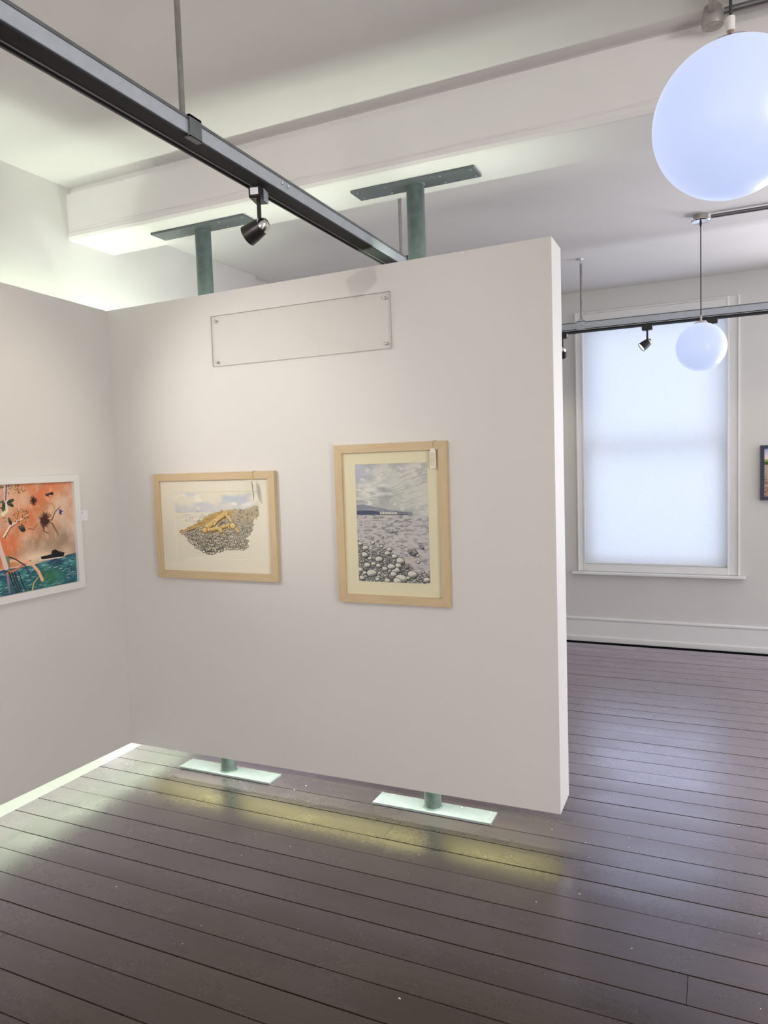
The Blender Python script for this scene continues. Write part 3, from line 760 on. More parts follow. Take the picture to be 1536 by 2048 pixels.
def ink_mat(name, rough=0.75, relief=0.0, gain=1.0):
    m, nt, b = newmat(name)
    a = N(nt, 'ShaderNodeAttribute'); a.attribute_name = 'ink'
    g = N(nt, 'ShaderNodeMix', data_type='RGBA', blend_type='MULTIPLY'); g.inputs[0].default_value = 1
    nt.links.new(a.outputs['Color'], g.inputs[6]); g.inputs[7].default_value = (gain, gain, gain, 1)
    nt.links.new(g.outputs[2], b.inputs['Base Color']); b.inputs['Roughness'].default_value = rough; b.inputs['Specular IOR Level'].default_value = 0.3
    bump(nt, b, noise(nt, coords(nt), 300, 3), 0.1+relief, 0.0005)
    return m
M['ink'] = ink_mat('printed_paper', 0.75, 0, 1.12)
M['canvas'] = ink_mat('painted_canvas', 0.45, 0.3, 1.15)

def pebble_col(rs, base=(205, 203, 196)):
    k = rs.uniform(0.62, 1.05); return tuple(np.array(base)*k)

def art_shore():      # tall ink drawing: grey beach, pier and clouded sky
    A = Art(250, 390, 5); rs = A.rs
    A.a[:] = (205, 203, 198)
    cl = A.fbm(3, 7, 5); cl2 = A.fbm(9, 30, 3)
    diag = np.sin((A.v*9+A.u*6+cl*5)*2.4)*0.5+0.5
    sky = A.v < 0.43
    A.blend(sky*np.clip((cl-0.42)*2.6, 0, 1), (160, 162, 166)); A.blend(sky*np.clip(diag*cl2*1.1-0.35, 0, 1)*(A.v < 0.40), (150, 152, 154))
    A.blend(sky*np.clip((0.30-A.u), 0, 1)*np.clip(0.22-A.v, 0, 1)*16, (176, 182, 205))
    A.blend(sky*np.clip(cl2-0.6, 0, 1)*3, (235, 233, 228))
    for k in range(26):
        x, y = rs.uniform(0.25, 1.0), rs.uniform(0.06, 0.36)
        A.stroke([(x, y), (x+0.10, y-0.025), (x+0.2, y-0.04)], 0.004, (165, 164, 162), 0.002, 0.5)
    for k in range(14):
        x, y = rs.uniform(0.0, 0.5), rs.uniform(0.14, 0.30)
        A.ell(x, y, rs.uniform(0.05, 0.12), rs.uniform(0.02, 0.035), 0.0, (222, 221, 218), 0.8, 0.7)
        A.ell(x, y+0.028, rs.uniform(0.05, 0.10), rs.uniform(0.010, 0.016), 0.0, (140, 143, 152), 0.9, 0.5)
    A.poly([(0, 0.345), (0.10, 0.340), (0.20, 0.350), (0.30, 0.365), (0.45, 0.385), (0.62, 0.398), (0.78, 0.41), (0.78, 0.43), (0, 0.43)], (128, 132, 150), 0.85, wob=0.004)
    A.poly([(0, 0.392), (0.18, 0.388), (0.32, 0.40), (0.34, 0.427), (0, 0.427)], (72, 78, 100), 0.95, wob=0.004)
    for x in np.arange(0.10, 0.30, 0.012): A.ell(x, 0.385+rs.uniform(-0.004, 0.004), 0.006, 0.004, 0, (210, 212, 218), 0.5)
    sea = A.v >= 0.427
    A.blend(sea*1.0, (196, 192, 192)); w = A.fbm(14, 90, 3); w2 = A.fbm(5, 9, 3)
    A.blend(sea*np.clip((w-0.52)*5, 0, 1)*0.75, (120, 118, 124)); A.blend(sea*np.clip((w2-0.5)*2, 0, 1)*0.5, (176, 172, 182))
    for k in range(260):
        y = 0.44+0.5*rs.rand()**1.3; x = rs.rand(); L = 0.02+0.05*(y-0.4)
        A.ell(x, y, L, 0.0022, rs.uniform(-0.1, 0.1), (88, 86, 90), 0.6, 0.65)
    A.poly([(0.33, 0.397), (0.58, 0.402), (0.58, 0.424), (0.33, 0.424)], (208, 206, 202))
    for x in np.linspace(0.335, 0.58, 13): A.stroke([(x, 0.398), (x, 0.426)], 0.0028, (60, 60, 66))
    A.stroke([(0.33, 0.427), (0.72, 0.424)], 0.0045, (58, 56, 58)); A.stroke([(0.33, 0.399), (0.60, 0.405), (0.70, 0.412)], 0.0022, (70, 70, 76))
    for x in np.linspace(0.60, 0.71, 5): A.stroke([(x, 0.403), (x, 0.425)], 0.0022, (64, 62, 66))
    A.stroke([(0.72, 0.409), (1.0, 0.412)], 0.0016, (120, 120, 124)); A.stroke([(0.0, 0.43), (1.0, 0.428)], 0.0018, (90, 90, 96), alpha=0.7)
    # distant stones in the shallows
    for k in range(150):
        x = rs.rand()**1.5*0.6; y = rs.uniform(0.48, 0.68)
        A.ell(x, y, 0.006+0.012*(y-0.45), 0.004+0.006*(y-0.45), 0, (84, 82, 86), 0.4, 0.85)
    for x, y, r in ((0.48, 0.580, 0.020), (0.535, 0.573, 0.024), (0.50, 0.566, 0.014), (0.575, 0.568, 0.014), (0.36, 0.62, 0.016), (0.22, 0.63, 0.022), (0.42, 0.505, 0.012), (0.29, 0.655, 0.02)):
        A.ell(x, y, r, r*0.55, 0, (150, 147, 150), 0.2, 1, 0.6, (60, 58, 62))
    # pebble bank
    def bank(x): return np.interp(x, [0, 0.2, 0.38, 0.5, 0.65, 0.78, 0.9, 1.0], [0.665, 0.70, 0.69, 0.76, 0.83, 0.90, 0.915, 0.93])
    P = []
    for k in range(2300):
        x = rs.rand(); y = rs.uniform(0.66, 1.0)
        if y < bank(x)+rs.uniform(-0.02, 0.03): continue
        P.append((y, x))
    P = P[::2]
    m = (A.v > np.interp(A.u, [0, 0.2, 0.38, 0.5, 0.65, 0.78, 0.9, 1.0], [0.70, 0.73, 0.73, 0.79, 0.85, 0.92, 0.935, 0.95]))
    A.blend(m*np.clip(A.fbm(40, 50, 2)*1.6-0.1, 0, 1)*0.7, (96, 92, 92))
    P.sort()
    for y, x in P:
        r = rs.uniform(0.009, 0.021)*(0.75+1.8*(y-0.66))
        A.ell(x, y, r*1.2, r*0.8, rs.uniform(-0.5, 0.5), pebble_col(rs), 0.2, 1, 0.6, (58, 54, 55))
    big = [(0.04, 0.675, .035), (0.11, 0.71, .045), (0.22, 0.665, .03), (0.34, 0.695, .028), (0.38, 0.71, .02), (0.45, 0.72, .038), (0.42, 0.752, .042), (0.52, 0.778, .043), (0.60, 0.815, .060), (0.30, 0.805, .055), (0.17, 0.80, .03), (0.10, 0.77, .05),
           (0.57, 0.855, .046), (0.53, 0.895, .060), (0.47, 0.865, .055), (0.38, 0.885, .042), (0.29, 0.86, .038), (0.22, 0.845, .036), (0.13, 0.858, .050), (0.03, 0.90, .045), (0.09, 0.925, .035), (0.19, 0.925, .072), (0.50, 0.93, .050), (0.60, 0.965, .085), (0.55, 0.985, .06),
           (0.76, 0.925, .068), (0.78, 0.745, .058), (0.735, 0.735, .03), (0.90, 0.700, .028), (0.05, 0.97, .042), (0.27, 0.975, .035), (0.41, 0.985, .045), (0.95, 0.965, .048), (0.84, 0.82, .025), (0.68, 0.865, .03), (0.70, 0.955, .03), (0.84, 0.765, .02)]
    for x, y, r in big:
        dark = (x, y) in ((0.78, 0.745), (0.735, 0.735), (0.90, 0.700), (0.68, 0.865))
        c = (140, 138, 142) if dark else (212, 210, 200)
        A.ell(x, y, r*1.04, r*0.72, rs.uniform(-0.1, 0.5), c, 0.14, 1, 0.8, (30, 28, 30))
    A.blend((np.exp(-(((A.u-0.74)/0.09)**2+((A.v-0.80)/0.02)**2)))*0.4, (200, 165, 155))
    return A
def art_driftwood():  # landscape drawing: pale driftwood on shingle, vignette
    A = Art(330, 250, 9); rs = A.rs
    A.a[:] = (229, 222, 206)
    cl = A.fbm(4, 7, 4); top = A.v < 0.31
    A.blend(top*np.clip(1.05-A.v*2.6, 0, 1)*np.clip((cl-0.38)*3.2, 0, 0.9), (178, 190, 214)); A.blend(top*np.clip((A.fbm(8, 14, 3)-0.6)*4, 0, 1), (240, 236, 228))
    A.blend(top*np.clip((A.v-0.17)*8, 0, 1)*0.35, (196, 200, 212))
    for k in range(60):
        y = rs.uniform(0.27, 0.46); x = rs.uniform(0.02, 0.52*(1-(y-0.27)))
        A.ell(x, y, rs.uniform(0.02, 0.07), 0.0022, rs.uniform(-0.04, 0.04), (150, 158, 180), 0.8, 0.6)
    beach = [(1.0, .215), (0.80, .265), (0.62, .270), (0.47, .32), (0.33, .41), (0.20, .50), (0.05, .60), (0.14, .70), (0.19, .78), (0.26, .86), (0.36, .92), (0.45, .93), (0.56, .86), (0.66, .84), (0.76, .85), (0.86, .82), (0.84, .70), (0.90, .60), (0.93, .44), (1.0, .33)]
    ins = A.poly(beach, None, wob=0.05)
    A.blend(ins*0.95, (196, 180, 146)); A.blend(ins*np.clip(A.v*1.8-0.9, 0, 1)*0.5, (150, 132, 106))
    A.blend(ins*np.clip((A.fbm(60, 50, 2)-0.5)*5, 0, 1)*0.6, (96, 82, 66))
    P = []
    for k in range(5200):
        x, y = rs.rand(), rs.uniform(0.25, 0.95)
        i, j = int(y*249), int(x*329)
        if ins[i, j]: P.append((y, x))
    P = P[::2]; P.sort()
    for y, x in P:
        r = 0.0055+0.0200*max(0, y-0.36)*(1.25-0.7*x)
        c = np.array((234, 226, 206))*rs.uniform(0.78, 1.05) if rs.rand() > 0.12 else np.array((176, 178, 190))
        A.ell(x, y, r*1.25, r*0.85, rs.uniform(-0.6, 0.6), c, 0.2, 1 if y > 0.42 else 0.55, 0.5, (78, 66, 54) if y > 0.42 else (150, 132, 104))
    A.stroke([(0.07, 0.61), (0.20, 0.57), (0.33, 0.49), (0.46, 0.41)], 0.008, (92, 66, 36), 0.004)
    W1, W2, D = (214, 184, 118), (226, 198, 136), (110, 78, 42)
    A.poly([(0.05, 0.60), (0.20, 0.515), (0.34, 0.42), (0.46, 0.33), (0.58, 0.285), (0.72, 0.285), (0.66, 0.36), (0.50, 0.42), (0.34, 0.50), (0.18, 0.575), (0.07, 0.62)], (196, 166, 108), 1, wob=0.012)
    A.blend(A.poly([(0.20, 0.52), (0.46, 0.36), (0.62, 0.30), (0.62, 0.34), (0.40, 0.46), (0.2, 0.56)], None)*np.clip((A.fbm(14, 60, 3)-0.45)*4, 0, 1)*0.6, (142, 108, 64))
    W1, W2, D = (214, 184, 118), (226, 198, 136), (110, 78, 42)
    def limb(pts, w, w2):
        A.stroke([(x+0.003, y+0.012) for x, y in pts], w*1.05, D, w2*1.05); A.stroke(pts, w, W1, w2, shade=0.25)
        A.stroke([(x-0.002, y-0.012) for x, y in pts], w*0.45, W2, w2*0.45, 0.7)
    limb([(0.62, 0.325), (0.55, 0.375), (0.45, 0.465), (0.36, 0.555)], 0.030, 0.033)
    limb([(0.60, 0.345), (0.51, 0.43), (0.47, 0.50)], 0.020, 0.010)
    limb([(0.37, 0.575), (0.44, 0.565), (0.52, 0.545), (0.60, 0.515), (0.65, 0.49)], 0.024, 0.017)
    limb([(0.535, 0.555), (0.552, 0.590)], 0.022, 0.022); limb([(0.61, 0.33), (0.65, 0.40), (0.675, 0.45)], 0.017, 0.014); limb([(0.635, 0.49), (0.645, 0.545)], 0.010, 0.008)
    limb([(0.69, 0.52), (0.735, 0.565), (0.755, 0.60)], 0.013, 0.012)
    B_ = A.poly([(0.3, 0.3), (0.8, 0.3), (0.8, 0.65), (0.3, 0.65)], None)
    A.blend(B_*(A.a[..., 2] < 150)*(A.a[..., 0] > 190)*np.clip((A.fbm(50, 90, 2)-0.5)*4, 0, 1)*0.35, (150, 112, 60))
    A.ell(0.690, 0.505, 0.036, 0.036, 0, (222, 198, 128), 0.2, 1, 0.15, D); A.ell(0.355, 0.575, 0.034, 0.036, 0, (220, 188, 122), 0.25, 1, 0.2, D)
    A.ell(0.56, 0.475, 0.055, 0.014, -0.6, (120, 100, 78), 0.4, 0.9)
    for k in range(40):
        t = rs.rand(); x = 0.12+0.45*t; y = 0.57-0.22*t+rs.uniform(-0.012, 0.012)
        A.ell(x, y, 0.025, 0.0018, -0.45, (150, 112, 62), 0.6, 0.6)
    for x in (0.185, 0.21): A.stroke([(x, 0.385), (x+0.004, 0.41)], 0.003, (130, 125, 100))
    for x, y in ((0.34, 0.345), (0.31, 0.385), (0.33, 0.385), (0.30, 0.42), (0.22, 0.455)): A.ell(x, y, 0.012, 0.003, 0, (120, 110, 96), 0.4)
    return A
def art_mangrove():   # square painting: orange sky, teal sea, ship, pale tree (only its right half is in view)
    A = Art(400, 300, 13); rs = A.rs
    def P(x, y):   # crop pixels of the visible part -> (u, v); visible part is the right 0.36 m of 0.62 m
        yt = 245-20*x/705; yb = 1345-105*x/705
        return (1-(705-x)*0.00051/0.60, (y-yt)/(yb-yt))
    A.a[:] = (214, 186, 164)
    n1, n2, n3 = A.fbm(5, 4, 5), A.fbm(9, 7, 4), A.fbm(30, 12, 3)
    cx = 1-(705-250)*0.00051/0.60
    g = np.exp(-((A.u-cx+0.5*(A.v-0.3))/0.20)**2)
    A.blend(np.clip(g*0.95+(n1-0.5)*1.4, 0, 1)*(A.v < 0.75), (208, 122, 80)); A.blend(np.clip((0.50-A.u)*2, 0, 1), (206, 92, 64))
    gm = np.exp(-(((A.v-0.60)/0.16)**2+((A.u-0.80)/0.22)**2))
    A.blend(np.clip(gm*1.1+(n2-0.5)*1.2, 0, 1)*0.85*(A.v < 0.75), (150, 128, 106)); A.blend(np.clip((n3-0.55)*4, 0, 1)*0.35, (232, 206, 178))
    A.blend(np.exp(-(((A.v-0.69)/0.04)**2+((A.u-0.66)/0.16)**2))*0.8, (234, 212, 184))
    for k in range(200):
        x, y = rs.uniform(0.3, 1), rs.uniform(0, 0.7)
        A.ell(x, y, rs.uniform(0.01, 0.03), 0.003, rs.uniform(-1.2, -0.3), np.array((196, 150, 118))*rs.uniform(0.75, 1.2), 0.7, 0.35)
    hz = 0.765-0.055*np.clip((A.u-0.6)/0.4, 0, 1)
    sea = A.v > hz
    A.blend(sea*1.0, (44, 96, 104)); A.blend(sea*np.clip((A.v-hz)*-9+0.9, 0, 1)*0.8, (34, 52, 92)); A.blend(sea*np.clip((n2-0.45)*3, 0, 1)*0.7, (70, 150, 140))
    for k in range(300):
        x, y = rs.uniform(0.2, 1), rs.uniform(0.74, 1.0)
        if y < 0.765-0.055*max(0, (x-0.6)/0.4): continue
        c = [(24, 42, 70), (20, 60, 66), (120, 190, 180), (200, 220, 215), (30, 60, 110)][rs.randint(5)]
        A.ell(x, y, rs.uniform(0.012, 0.035), 0.0035, rs.uniform(-0.35, 0.15), c, 0.5, 0.65)
    A.blend(np.exp(-(((A.u-0.745)/0.08)**2+((A.v-0.90)/0.07)**2))*0.7, (60, 120, 70))
    # ship silhouette
    A.poly([P(*p) for p in ((332, 975), (440, 955), (455, 915), (490, 905), (520, 925), (585, 940), (570, 985), (345, 1010))], (24, 22, 28), 1)
    A.stroke([P(320, 1010), P(580, 985)], 0.004, (230, 215, 200))
    # spiky bursts
    def burst(x, y, r, c, n=60):
        u, v = P(x, y)
        for k in range(n):
            a = rs.uniform(0, 2*PI); q = r*rs.uniform(0.5, 1)
            A.stroke([(u, v), (u+q*math.cos(a), v+q*math.sin(a)*A.asp)], 0.0028, c, 0.0014, 0.9)
    burst(300, 410, 0.038, (52, 28, 34)); burst(568, 530, 0.026, (40, 56, 120), 40); burst(405, 595, 0.062, (70, 40, 36), 110); burst(395, 640, 0.045, (60, 34, 30), 60)
    for a, b in (((430, 360), (495, 335)), ((430, 350), (450, 368)), ((470, 345), (498, 352))): A.stroke([P(*a), P(*b)], 0.007, (30, 24, 28))
    A.stroke([P(470, 610), P(510, 530), P(570, 475)], 0.006, (112, 66, 44), 0.003); A.stroke([P(470, 640), P(520, 740), P(530, 770)], 0.006, (104, 72, 44), 0.003)
    A.stroke([P(370, 660), P(385, 720), P(430, 745)], 0.006, (96, 50, 40), 0.003); A.stroke([P(350, 520), P(420, 450), P(480, 440), P(510, 490), P(470, 560)], 0.004, (186, 140, 84), 0.003)
    A.ell(*P(470, 500), 0.03, 0.035, 0, (216, 188, 150), 0.6, 0.6); A.stroke([P(230, 690), P(280, 700), P(330, 640)], 0.005, (150, 90, 50), 0.003)
    # tree: trunk, branches, leaves
    A.stroke([P(0, 760), P(60, 660), P(150, 600), P(230, 550)], 0.013, (232, 206, 186), 0.004); A.stroke([P(0, 775), P(62, 675), P(152, 612)], 0.004, (60, 40, 36), 0.002)
    A.stroke([P(30, 240), P(40, 320), P(40, 400), P(10, 470)], 0.014, (214, 190, 186), 0.012); A.stroke([P(40, 330), P(80, 270), P(130, 245)], 0.007, (196, 168, 160), 0.003)
    A.stroke([P(50, 240), P(36, 400)], 0.004, (46, 30, 34))
    for k in range(150):
        x, y = (rs.uniform(60, 230), rs.uniform(240, 340)) if rs.rand() < 0.5 else (rs.uniform(100, 240), rs.uniform(490, 620))
        u, v = P(x, y); A.ell(u, v, 0.008, 0.0035, rs.uniform(0, 3), [(92, 84, 48), (66, 60, 38), (150, 110, 60), (196, 170, 140)][rs.randint(4)], 0.4)
    for x, y, a in ((80, 410, -0.3), (75, 445, 0.5), (15, 440, 1.2), (10, 490, 1.4), (160, 690, 0.9), (180, 680, 1.1), (60, 610, 1.2)): A.ell(*P(x, y), 0.024, 0.010, a, (44, 60, 44), 0.25, 1, 0.3, (24, 26, 24))
    A.stroke([P(0, 540), P(40, 500), P(35, 440)], 0.016, (222, 214, 184), 0.008)
    # lower left pale arched root and dark roots
    A.stroke([P(0, 1130), P(90, 1090), P(180, 1040), P(230, 1010)], 0.010, (196, 120, 90), 0.007); A.stroke([P(0, 1020), P(60, 1000), P(160, 1010), P(240, 1040), P(300, 1120), P(335, 1210)], 0.011, (226, 178, 140), 0.014)
    A.stroke([P(20, 960), P(90, 990), P(180, 1060), P(220, 1180)], 0.006, (50, 56, 66), 0.004); A.stroke([P(10, 980), P(20, 1100)], 0.022, (110, 124, 100), 0.010)
    for x in (20, 45, 70, 110): A.stroke([P(x, 1120), P(x+25, 1220), P(x+60, 1320)], 0.006, (44, 34, 44), 0.004)
    A.stroke([P(230, 1300), P(250, 1230), P(290, 1190)], 0.006, (200, 180, 110), 0.004); A.stroke([P(5, 1150), P(12, 1320)], 0.01, (150, 110, 140), 0.006)
    # left half (out of view) : more trunk and foliage so that a side view still reads as the painting
    for x in (0.22, 0.30): A.stroke([(x, 0.0), (x+0.03, 0.4), (x+0.10, 0.75)], 0.012, (214, 190, 180), 0.02)
    for k in range(160): A.ell(rs.uniform(0.0, 0.42), rs.uniform(0.0, 0.45), 0.014, 0.006, rs.uniform(0, 3), [(50, 66, 44), (92, 90, 52), (160, 110, 60)][rs.randint(3)], 0.4)
    return A
def art_field():      # small landscape: lilac sky, green hedge, cracked red-brown stones
    A = Art(150, 170, 17); rs = A.rs
    A.a[:] = (206, 208, 236); A.blend(np.clip((A.v-0.05)*8, 0, 1)*(A.v < 0.25), (236, 214, 214))
    A.blend((A.v > 0.22)*1.0, (150, 160, 84)); A.blend((A.v > 0.27)*1.0, (66, 84, 40)); A.blend((A.v > 0.335)*1.0, (176, 166, 148))
    P = sorted([(rs.uniform(0.35, 1.02), rs.rand()) for k in range(900)])
    for y, x in P:
        r = 0.004+0.03*max(0, y-0.42)
        c = np.array((236, 206, 176))*rs.uniform(0.7, 1.02) if y > 0.5 else np.array((200, 192, 174))*rs.uniform(0.8, 1.05)
        A.ell(x, y, r*1.3, r*0.7, rs.uniform(-0.5, 0.5), c, 0.3, 1, 0.4, (110, 44, 26) if y > 0.5 else (130, 122, 104))
    return A

# ------------------------------------------------------------------ framed pictures
def picture(base, rotz, W_, H_, rail, depth, mats, mount, aw, ah, art, label, mount_mat, glass=True, inkm='ink', acx=0.0, acz=0.0):
    """base: centre of the back of the frame on the wall; local x right, z up, -y out"""
    p = empty('framed_picture', base, label, 'picture', None, rotz)
    hw, hh = W_/2, H_/2
    def rail_bm(o4, i4):
        bm = bmesh.new()
        pts = [(x, -0.001, z) for x, z in (o4[0], o4[1], i4[1], i4[0])]+[(x, -depth, z) for x, z in (o4[0], o4[1], i4[1], i4[0])]
        vs = [bm.verts.new(q) for q in pts]
        for q in ((0, 3, 2, 1), (4, 5, 6, 7), (0, 1, 5, 4), (1, 2, 6, 5), (2, 3, 7, 6), (3, 0, 4, 7)): bm.faces.new([vs[i] for i in q])
        bmesh.ops.bevel(bm, geom=list(bm.edges), offset=0.0008, segments=1, affect='EDGES')
        return bm
    O = [(-hw, hh), (hw, hh), (hw, -hh), (-hw, -hh)]; I = [(-hw+rail, hh-rail), (hw-rail, hh-rail), (hw-rail, -hh+rail), (-hw+rail, -hh+rail)]
    for k in range(4):
        j = (k+1) % 4
        bm_obj('frame_rail', rail_bm((O[k], O[j]), (I[k], I[j])), mats[k % 2], p)
    yb = -0.006
    box('backing_board', (-hw+rail*0.6, yb, -hh+rail*0.6), (hw-rail*0.6, -0.0015, hh-rail*0.6), M['paper'], p)
    if mount:
        y0 = -depth*0.5
        bm = bmesh.new()
        o4 = [(-hw+rail*0.9, hh-rail*0.9), (hw-rail*0.9, hh-rail*0.9), (hw-rail*0.9, -hh+rail*0.9), (-hw+rail*0.9, -hh+rail*0.9)]
        i4 = [(acx-aw/2, acz+ah/2), (acx+aw/2, acz+ah/2), (acx+aw/2, acz-ah/2), (acx-aw/2, acz-ah/2)]
        e = 0.0016; b4 = [(acx-aw/2+e, acz+ah/2-e), (acx+aw/2-e, acz+ah/2-e), (acx+aw/2-e, acz-ah/2+e), (acx-aw/2+e, acz-ah/2+e)]
        vo = [bm.verts.new((x, y0, z)) for x, z in o4]; vi = [bm.verts.new((x, y0, z)) for x, z in i4]; vb = [bm.verts.new((x, y0+0.0022, z)) for x, z in b4]
        vk = [bm.verts.new((x, y0+0.0022, z)) for x, z in o4]
        for k in range(4):
            j = (k+1) % 4
            bm.faces.new((vo[k], vo[j], vi[j], vi[k])); bm.faces.new((vi[k], vi[j], vb[j], vb[k])); bm.faces.new((vo[j], vo[k], vk[k], vk[j])); bm.faces.new((vk[k], vk[j], vb[j], vb[k]))
        bm_obj('mount_board', bm, mount_mat, p)
        art.mesh('drawing', aw, ah, M[inkm], p, (acx, y0+0.0016, acz))
    else:
        art.mesh('painting', aw, ah, M[inkm], p, (0, -depth*0.45, 0))
    if glass:
        box('glass_pane', (-hw+rail*0.95, -depth*0.5-0.0045, -hh+rail*0.95), (hw-rail*0.95, -depth*0.5-0.0030, hh-rail*0.95), M['pane'], p)
    return p
picture((-2.108, PY0, 1.254), 0, 0.690, 0.500, 0.0345, 0.026, (M['wood_h'], M['wood_v']), True, 0.482, 0.315, art_driftwood(),
        'pale wood framed driftwood drawing, landscape format, on the display panel', M['mount_white'], acz=0.004, acx=0.010)
picture((-1.205, PY0, 1.268), 0, 0.504, 0.668, 0.0345, 0.026, (M['wood_h'], M['wood_v']), True, 0.326, 0.496, art_shore(),
        'pale wood framed grey pebble shore drawing, tall format with cream mount, on the display panel', M['mount_cream'], acz=0.003, acx=0.002)
picture((PX0, 2.122, 1.2505), PI/2, 0.670, 0.530, 0.032, 0.030, (M['frame_white'], M['frame_white']), False, 0.606, 0.468, art_mangrove(),
        'white framed painting of orange sky, ship and teal sea on the left display panel', None, False, 'canvas')
picture((0.515, YF, 1.3585), 0, 0.370, 0.405, 0.026, 0.030, (M['frame_blue'], M['frame_blue']), False, 0.320, 0.355, art_field(),
        'slate-blue framed stony landscape on the far wall right of the window', None, False, 'canvas')

# price tags hung on the frames
def scribble(n, nx, ny, rows):
    A = Art(nx, ny, n); A.a[:] = (226, 216, 190)
    for r in range(rows):
        x = 0.18+0.20*r; y = 0.08
        while y < (0.92 if r < rows-1 else 0.7):
            L = A.rs.uniform(0.02, 0.05)
            A.stroke([(x, y), (x+A.rs.uniform(-0.05, 0.05), y+L*0.5), (x, y+L)], 0.018, (70, 62, 60)); y += L+A.rs.uniform(0.01, 0.03)
    return A
t = empty('price_tag', (-0.999, PY0-0.030, 1.602), 'cream handwritten price tag hanging on the tall shore drawing', 'tag')
to = t.location.copy()
tube_path('string', [(-1.004, PY0-0.004, 1.6035), (-1.006, PY0-0.020, 1.6045), (-1.006, PY0-0.0275, 1.603), (-1.008, PY0-0.028, 1.585), (-1.009, PY0-0.0285, 1.570)], 0.0007, M['string'], t, to, 6)
tube_path('string', [(-1.000, PY0-0.004, 1.6035), (-1.001, PY0-0.020, 1.6045), (-1.002, PY0-0.0275, 1.603), (-1.006, PY0-0.028, 1.585), (-1.009, PY0-0.0285, 1.570)], 0.0007, M['string'], t, to, 6)
bm = bmesh.new()
pf = [(-1.022, 1.494), (-0.996, 1.494), (-0.996, 1.562), (-1.003, 1.574), (-1.015, 1.574), (-1.022, 1.562)]
a = [bm.verts.new((x, PY0-0.0290, z)) for x, z in pf]; b = [bm.verts.new((x, PY0-0.0283, z)) for x, z in pf]
bm.faces.new(a); bm.faces.new(b[::-1])
for i in range(6): bm.faces.new((a[i], a[(i+1) % 6], b[(i+1) % 6], b[i]))
bm_obj('tag_card', bm, M['paper'], t, to)
so = scribble(3, 28, 70, 4).mesh('handwriting', 0.022, 0.060, M['ink'], t, (-1.009-to[0], PY0-0.0294-to[1], 1.530-to[2]))
t = empty('price_tag', (-1.871, PY0-0.030, 1.503), 'grey price tag turned edge-on, hanging on the driftwood drawing', 'tag')
to = t.location.copy()
for dx in (-0.003, 0.002):
    tube_path('string', [(-1.871+dx, PY0-0.004, 1.5045), (-1.871+dx, PY0-0.020, 1.5055), (-1.871+dx, PY0-0.0275, 1.504), (-1.873+dx*0.6, PY0-0.029, 1.480), (-1.870, PY0-0.031, 1.462)], 0.0007, M['string'], t, to, 6)
bm = bmesh.new()
ang = math.radians(-62)
def tp(x, z): return (-1.868+x*math.cos(ang)+0.10*(1.462-z), PY0-0.044+x*math.sin(ang), z)
pf = [(-0.013, 1.392), (0.013, 1.372), (0.013, 1.448), (0.005, 1.462), (-0.005, 1.462), (-0.013, 1.448)]
a = [bm.verts.new(tp(x, z)) for x, z in pf]; b = [bm.verts.new(tuple(np.array(tp(x, z))+np.array((0.0006, 0.0003, 0)))) for x, z in pf]
bm.faces.new(a); bm.faces.new(b[::-1])
for i in range(6): bm.faces.new((a[i], a[(i+1) % 6], b[(i+1) % 6], b[i]))
bm_obj('tag_card', bm, M['tagdark'], t, to)

# wall label beside the painting on the left partition
t = empty('wall_label', (PX0+0.001, 2.4845, 1.3195), 'small white text label beside the white framed painting', 'label', None, PI/2)
box('label_card', (-0.034, -0.003, -0.0255), (0.034, -0.0002, 0.0255), M['card'], t, None, 0.0006)
A = Art(64, 48, 4); A.a[:] = (226, 226, 234)
A.stroke([(0.15, 0.2), (0.58, 0.2)], 0.018, (90, 90, 100), alpha=0.9, jit=0.004)
for y, e in ((0.36, 0.45), (0.46, 0.40), (0.58, 0.30)): A.stroke([(0.15, y), (e, y)], 0.006, (170, 170, 182), alpha=0.7)
A.mesh('label_text', 0.064, 0.047, M['ink'], t, (0, -0.0034, 0))

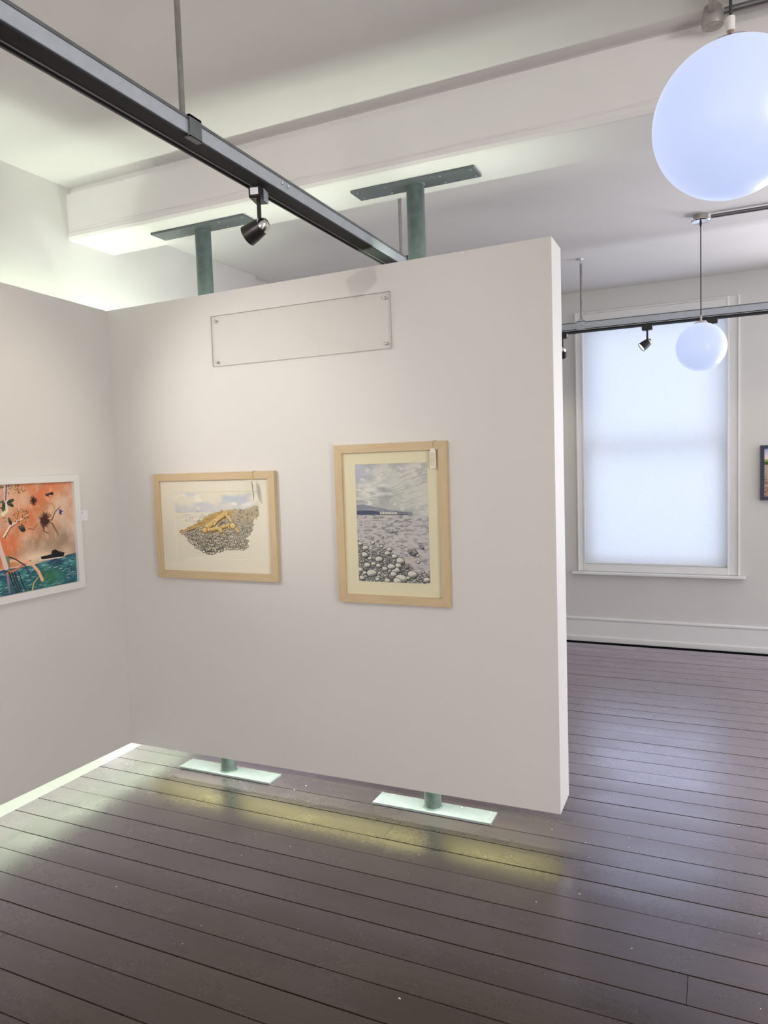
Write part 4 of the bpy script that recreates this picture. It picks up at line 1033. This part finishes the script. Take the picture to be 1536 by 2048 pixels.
# clear acrylic sign plate with four dome screws
gx0, gx1, gz0, gz1 = -2.075, -1.181, 1.987, 2.2125
t = empty('sign_plate', ((gx0+gx1)/2, PY0, gz0), 'long blank clear acrylic sign plate screwed high on the display panel', 'sign')
to = t.location.copy()
box('acrylic_sheet', (gx0, PY0-0.010, gz0), (gx1, PY0-0.006, gz1), M['acrylic'], t, to)
bm = bmesh.new()
e = 0.0013
for q in (((gx0-e, gz0-e), (gx1+e, gz0)), ((gx0-e, gz1), (gx1+e, gz1+e)), ((gx0-e, gz0), (gx0, gz1)), ((gx1, gz0), (gx1+e, gz1))):
    box_bm((q[0][0], PY0-0.0102, q[0][1]), (q[1][0], PY0-0.0058, q[1][1]), bm=bm)
bm_obj('polished_edge', bm, M['acrylic_edge'], t, to)
for x, z in ((-2.050, 2.189), (-2.050, 2.004), (-1.204, 2.190), (-1.204, 2.007)):
    m, L = cyl_m((x, PY0-0.010, z), (x, PY0-0.016, z))
    s = bm_obj('dome_screw', lathe_bm([(0.0070, 0), (0.0066, 0.002), (0.004, 0.005), (0, 0.006)], 16, m), M['chrome'], t, to, autos=True)
    cyl('spacer', (x, PY0-0.0001, z), (x, PY0-0.006, z), 0.004, M['bolt'], s, to, 12)

# paint chips lying on the floor
bm = bmesh.new(); rs = random.Random(5)
spots = [(-1.55, 1.72), (-1.05, 1.55), (-1.62, 1.30), (-0.75, 1.62), (-0.42, 2.45), (-0.70, 2.60), (0.12, 2.10), (-0.80, 1.62), (-0.30, 2.90), (0.10, 3.15), (-0.4, 4.7), (-0.62, 3.0), (-0.55, 2.35)]
spots += [(rs.uniform(-2.6, 0.3), rs.uniform(1.6, 2.9)) for _ in range(34)]
for x, y in spots:
    r = rs.uniform(0.0012, 0.0034); a0 = rs.uniform(0, 3)
    n = 5; vs = []
    for z in (0.0006, 0.0018):
        vs.append([bm.verts.new((x+r*math.cos(a0+2*PI*i/n)*rs.uniform(0.8, 1.8), y+r*math.sin(a0+2*PI*i/n)*0.8, z)) for i in range(n)])
    bm.faces.new(vs[0][::-1]); bm.faces.new(vs[1])
    for i in range(n): bm.faces.new((vs[0][i], vs[0][(i+1) % n], vs[1][(i+1) % n], vs[1][i]))
o = bm_obj('paint_chips', bm, M['fleck']); tag(o, 'tiny white paint chips scattered on the dark floorboards', 'debris'); o['kind'] = 'stuff'
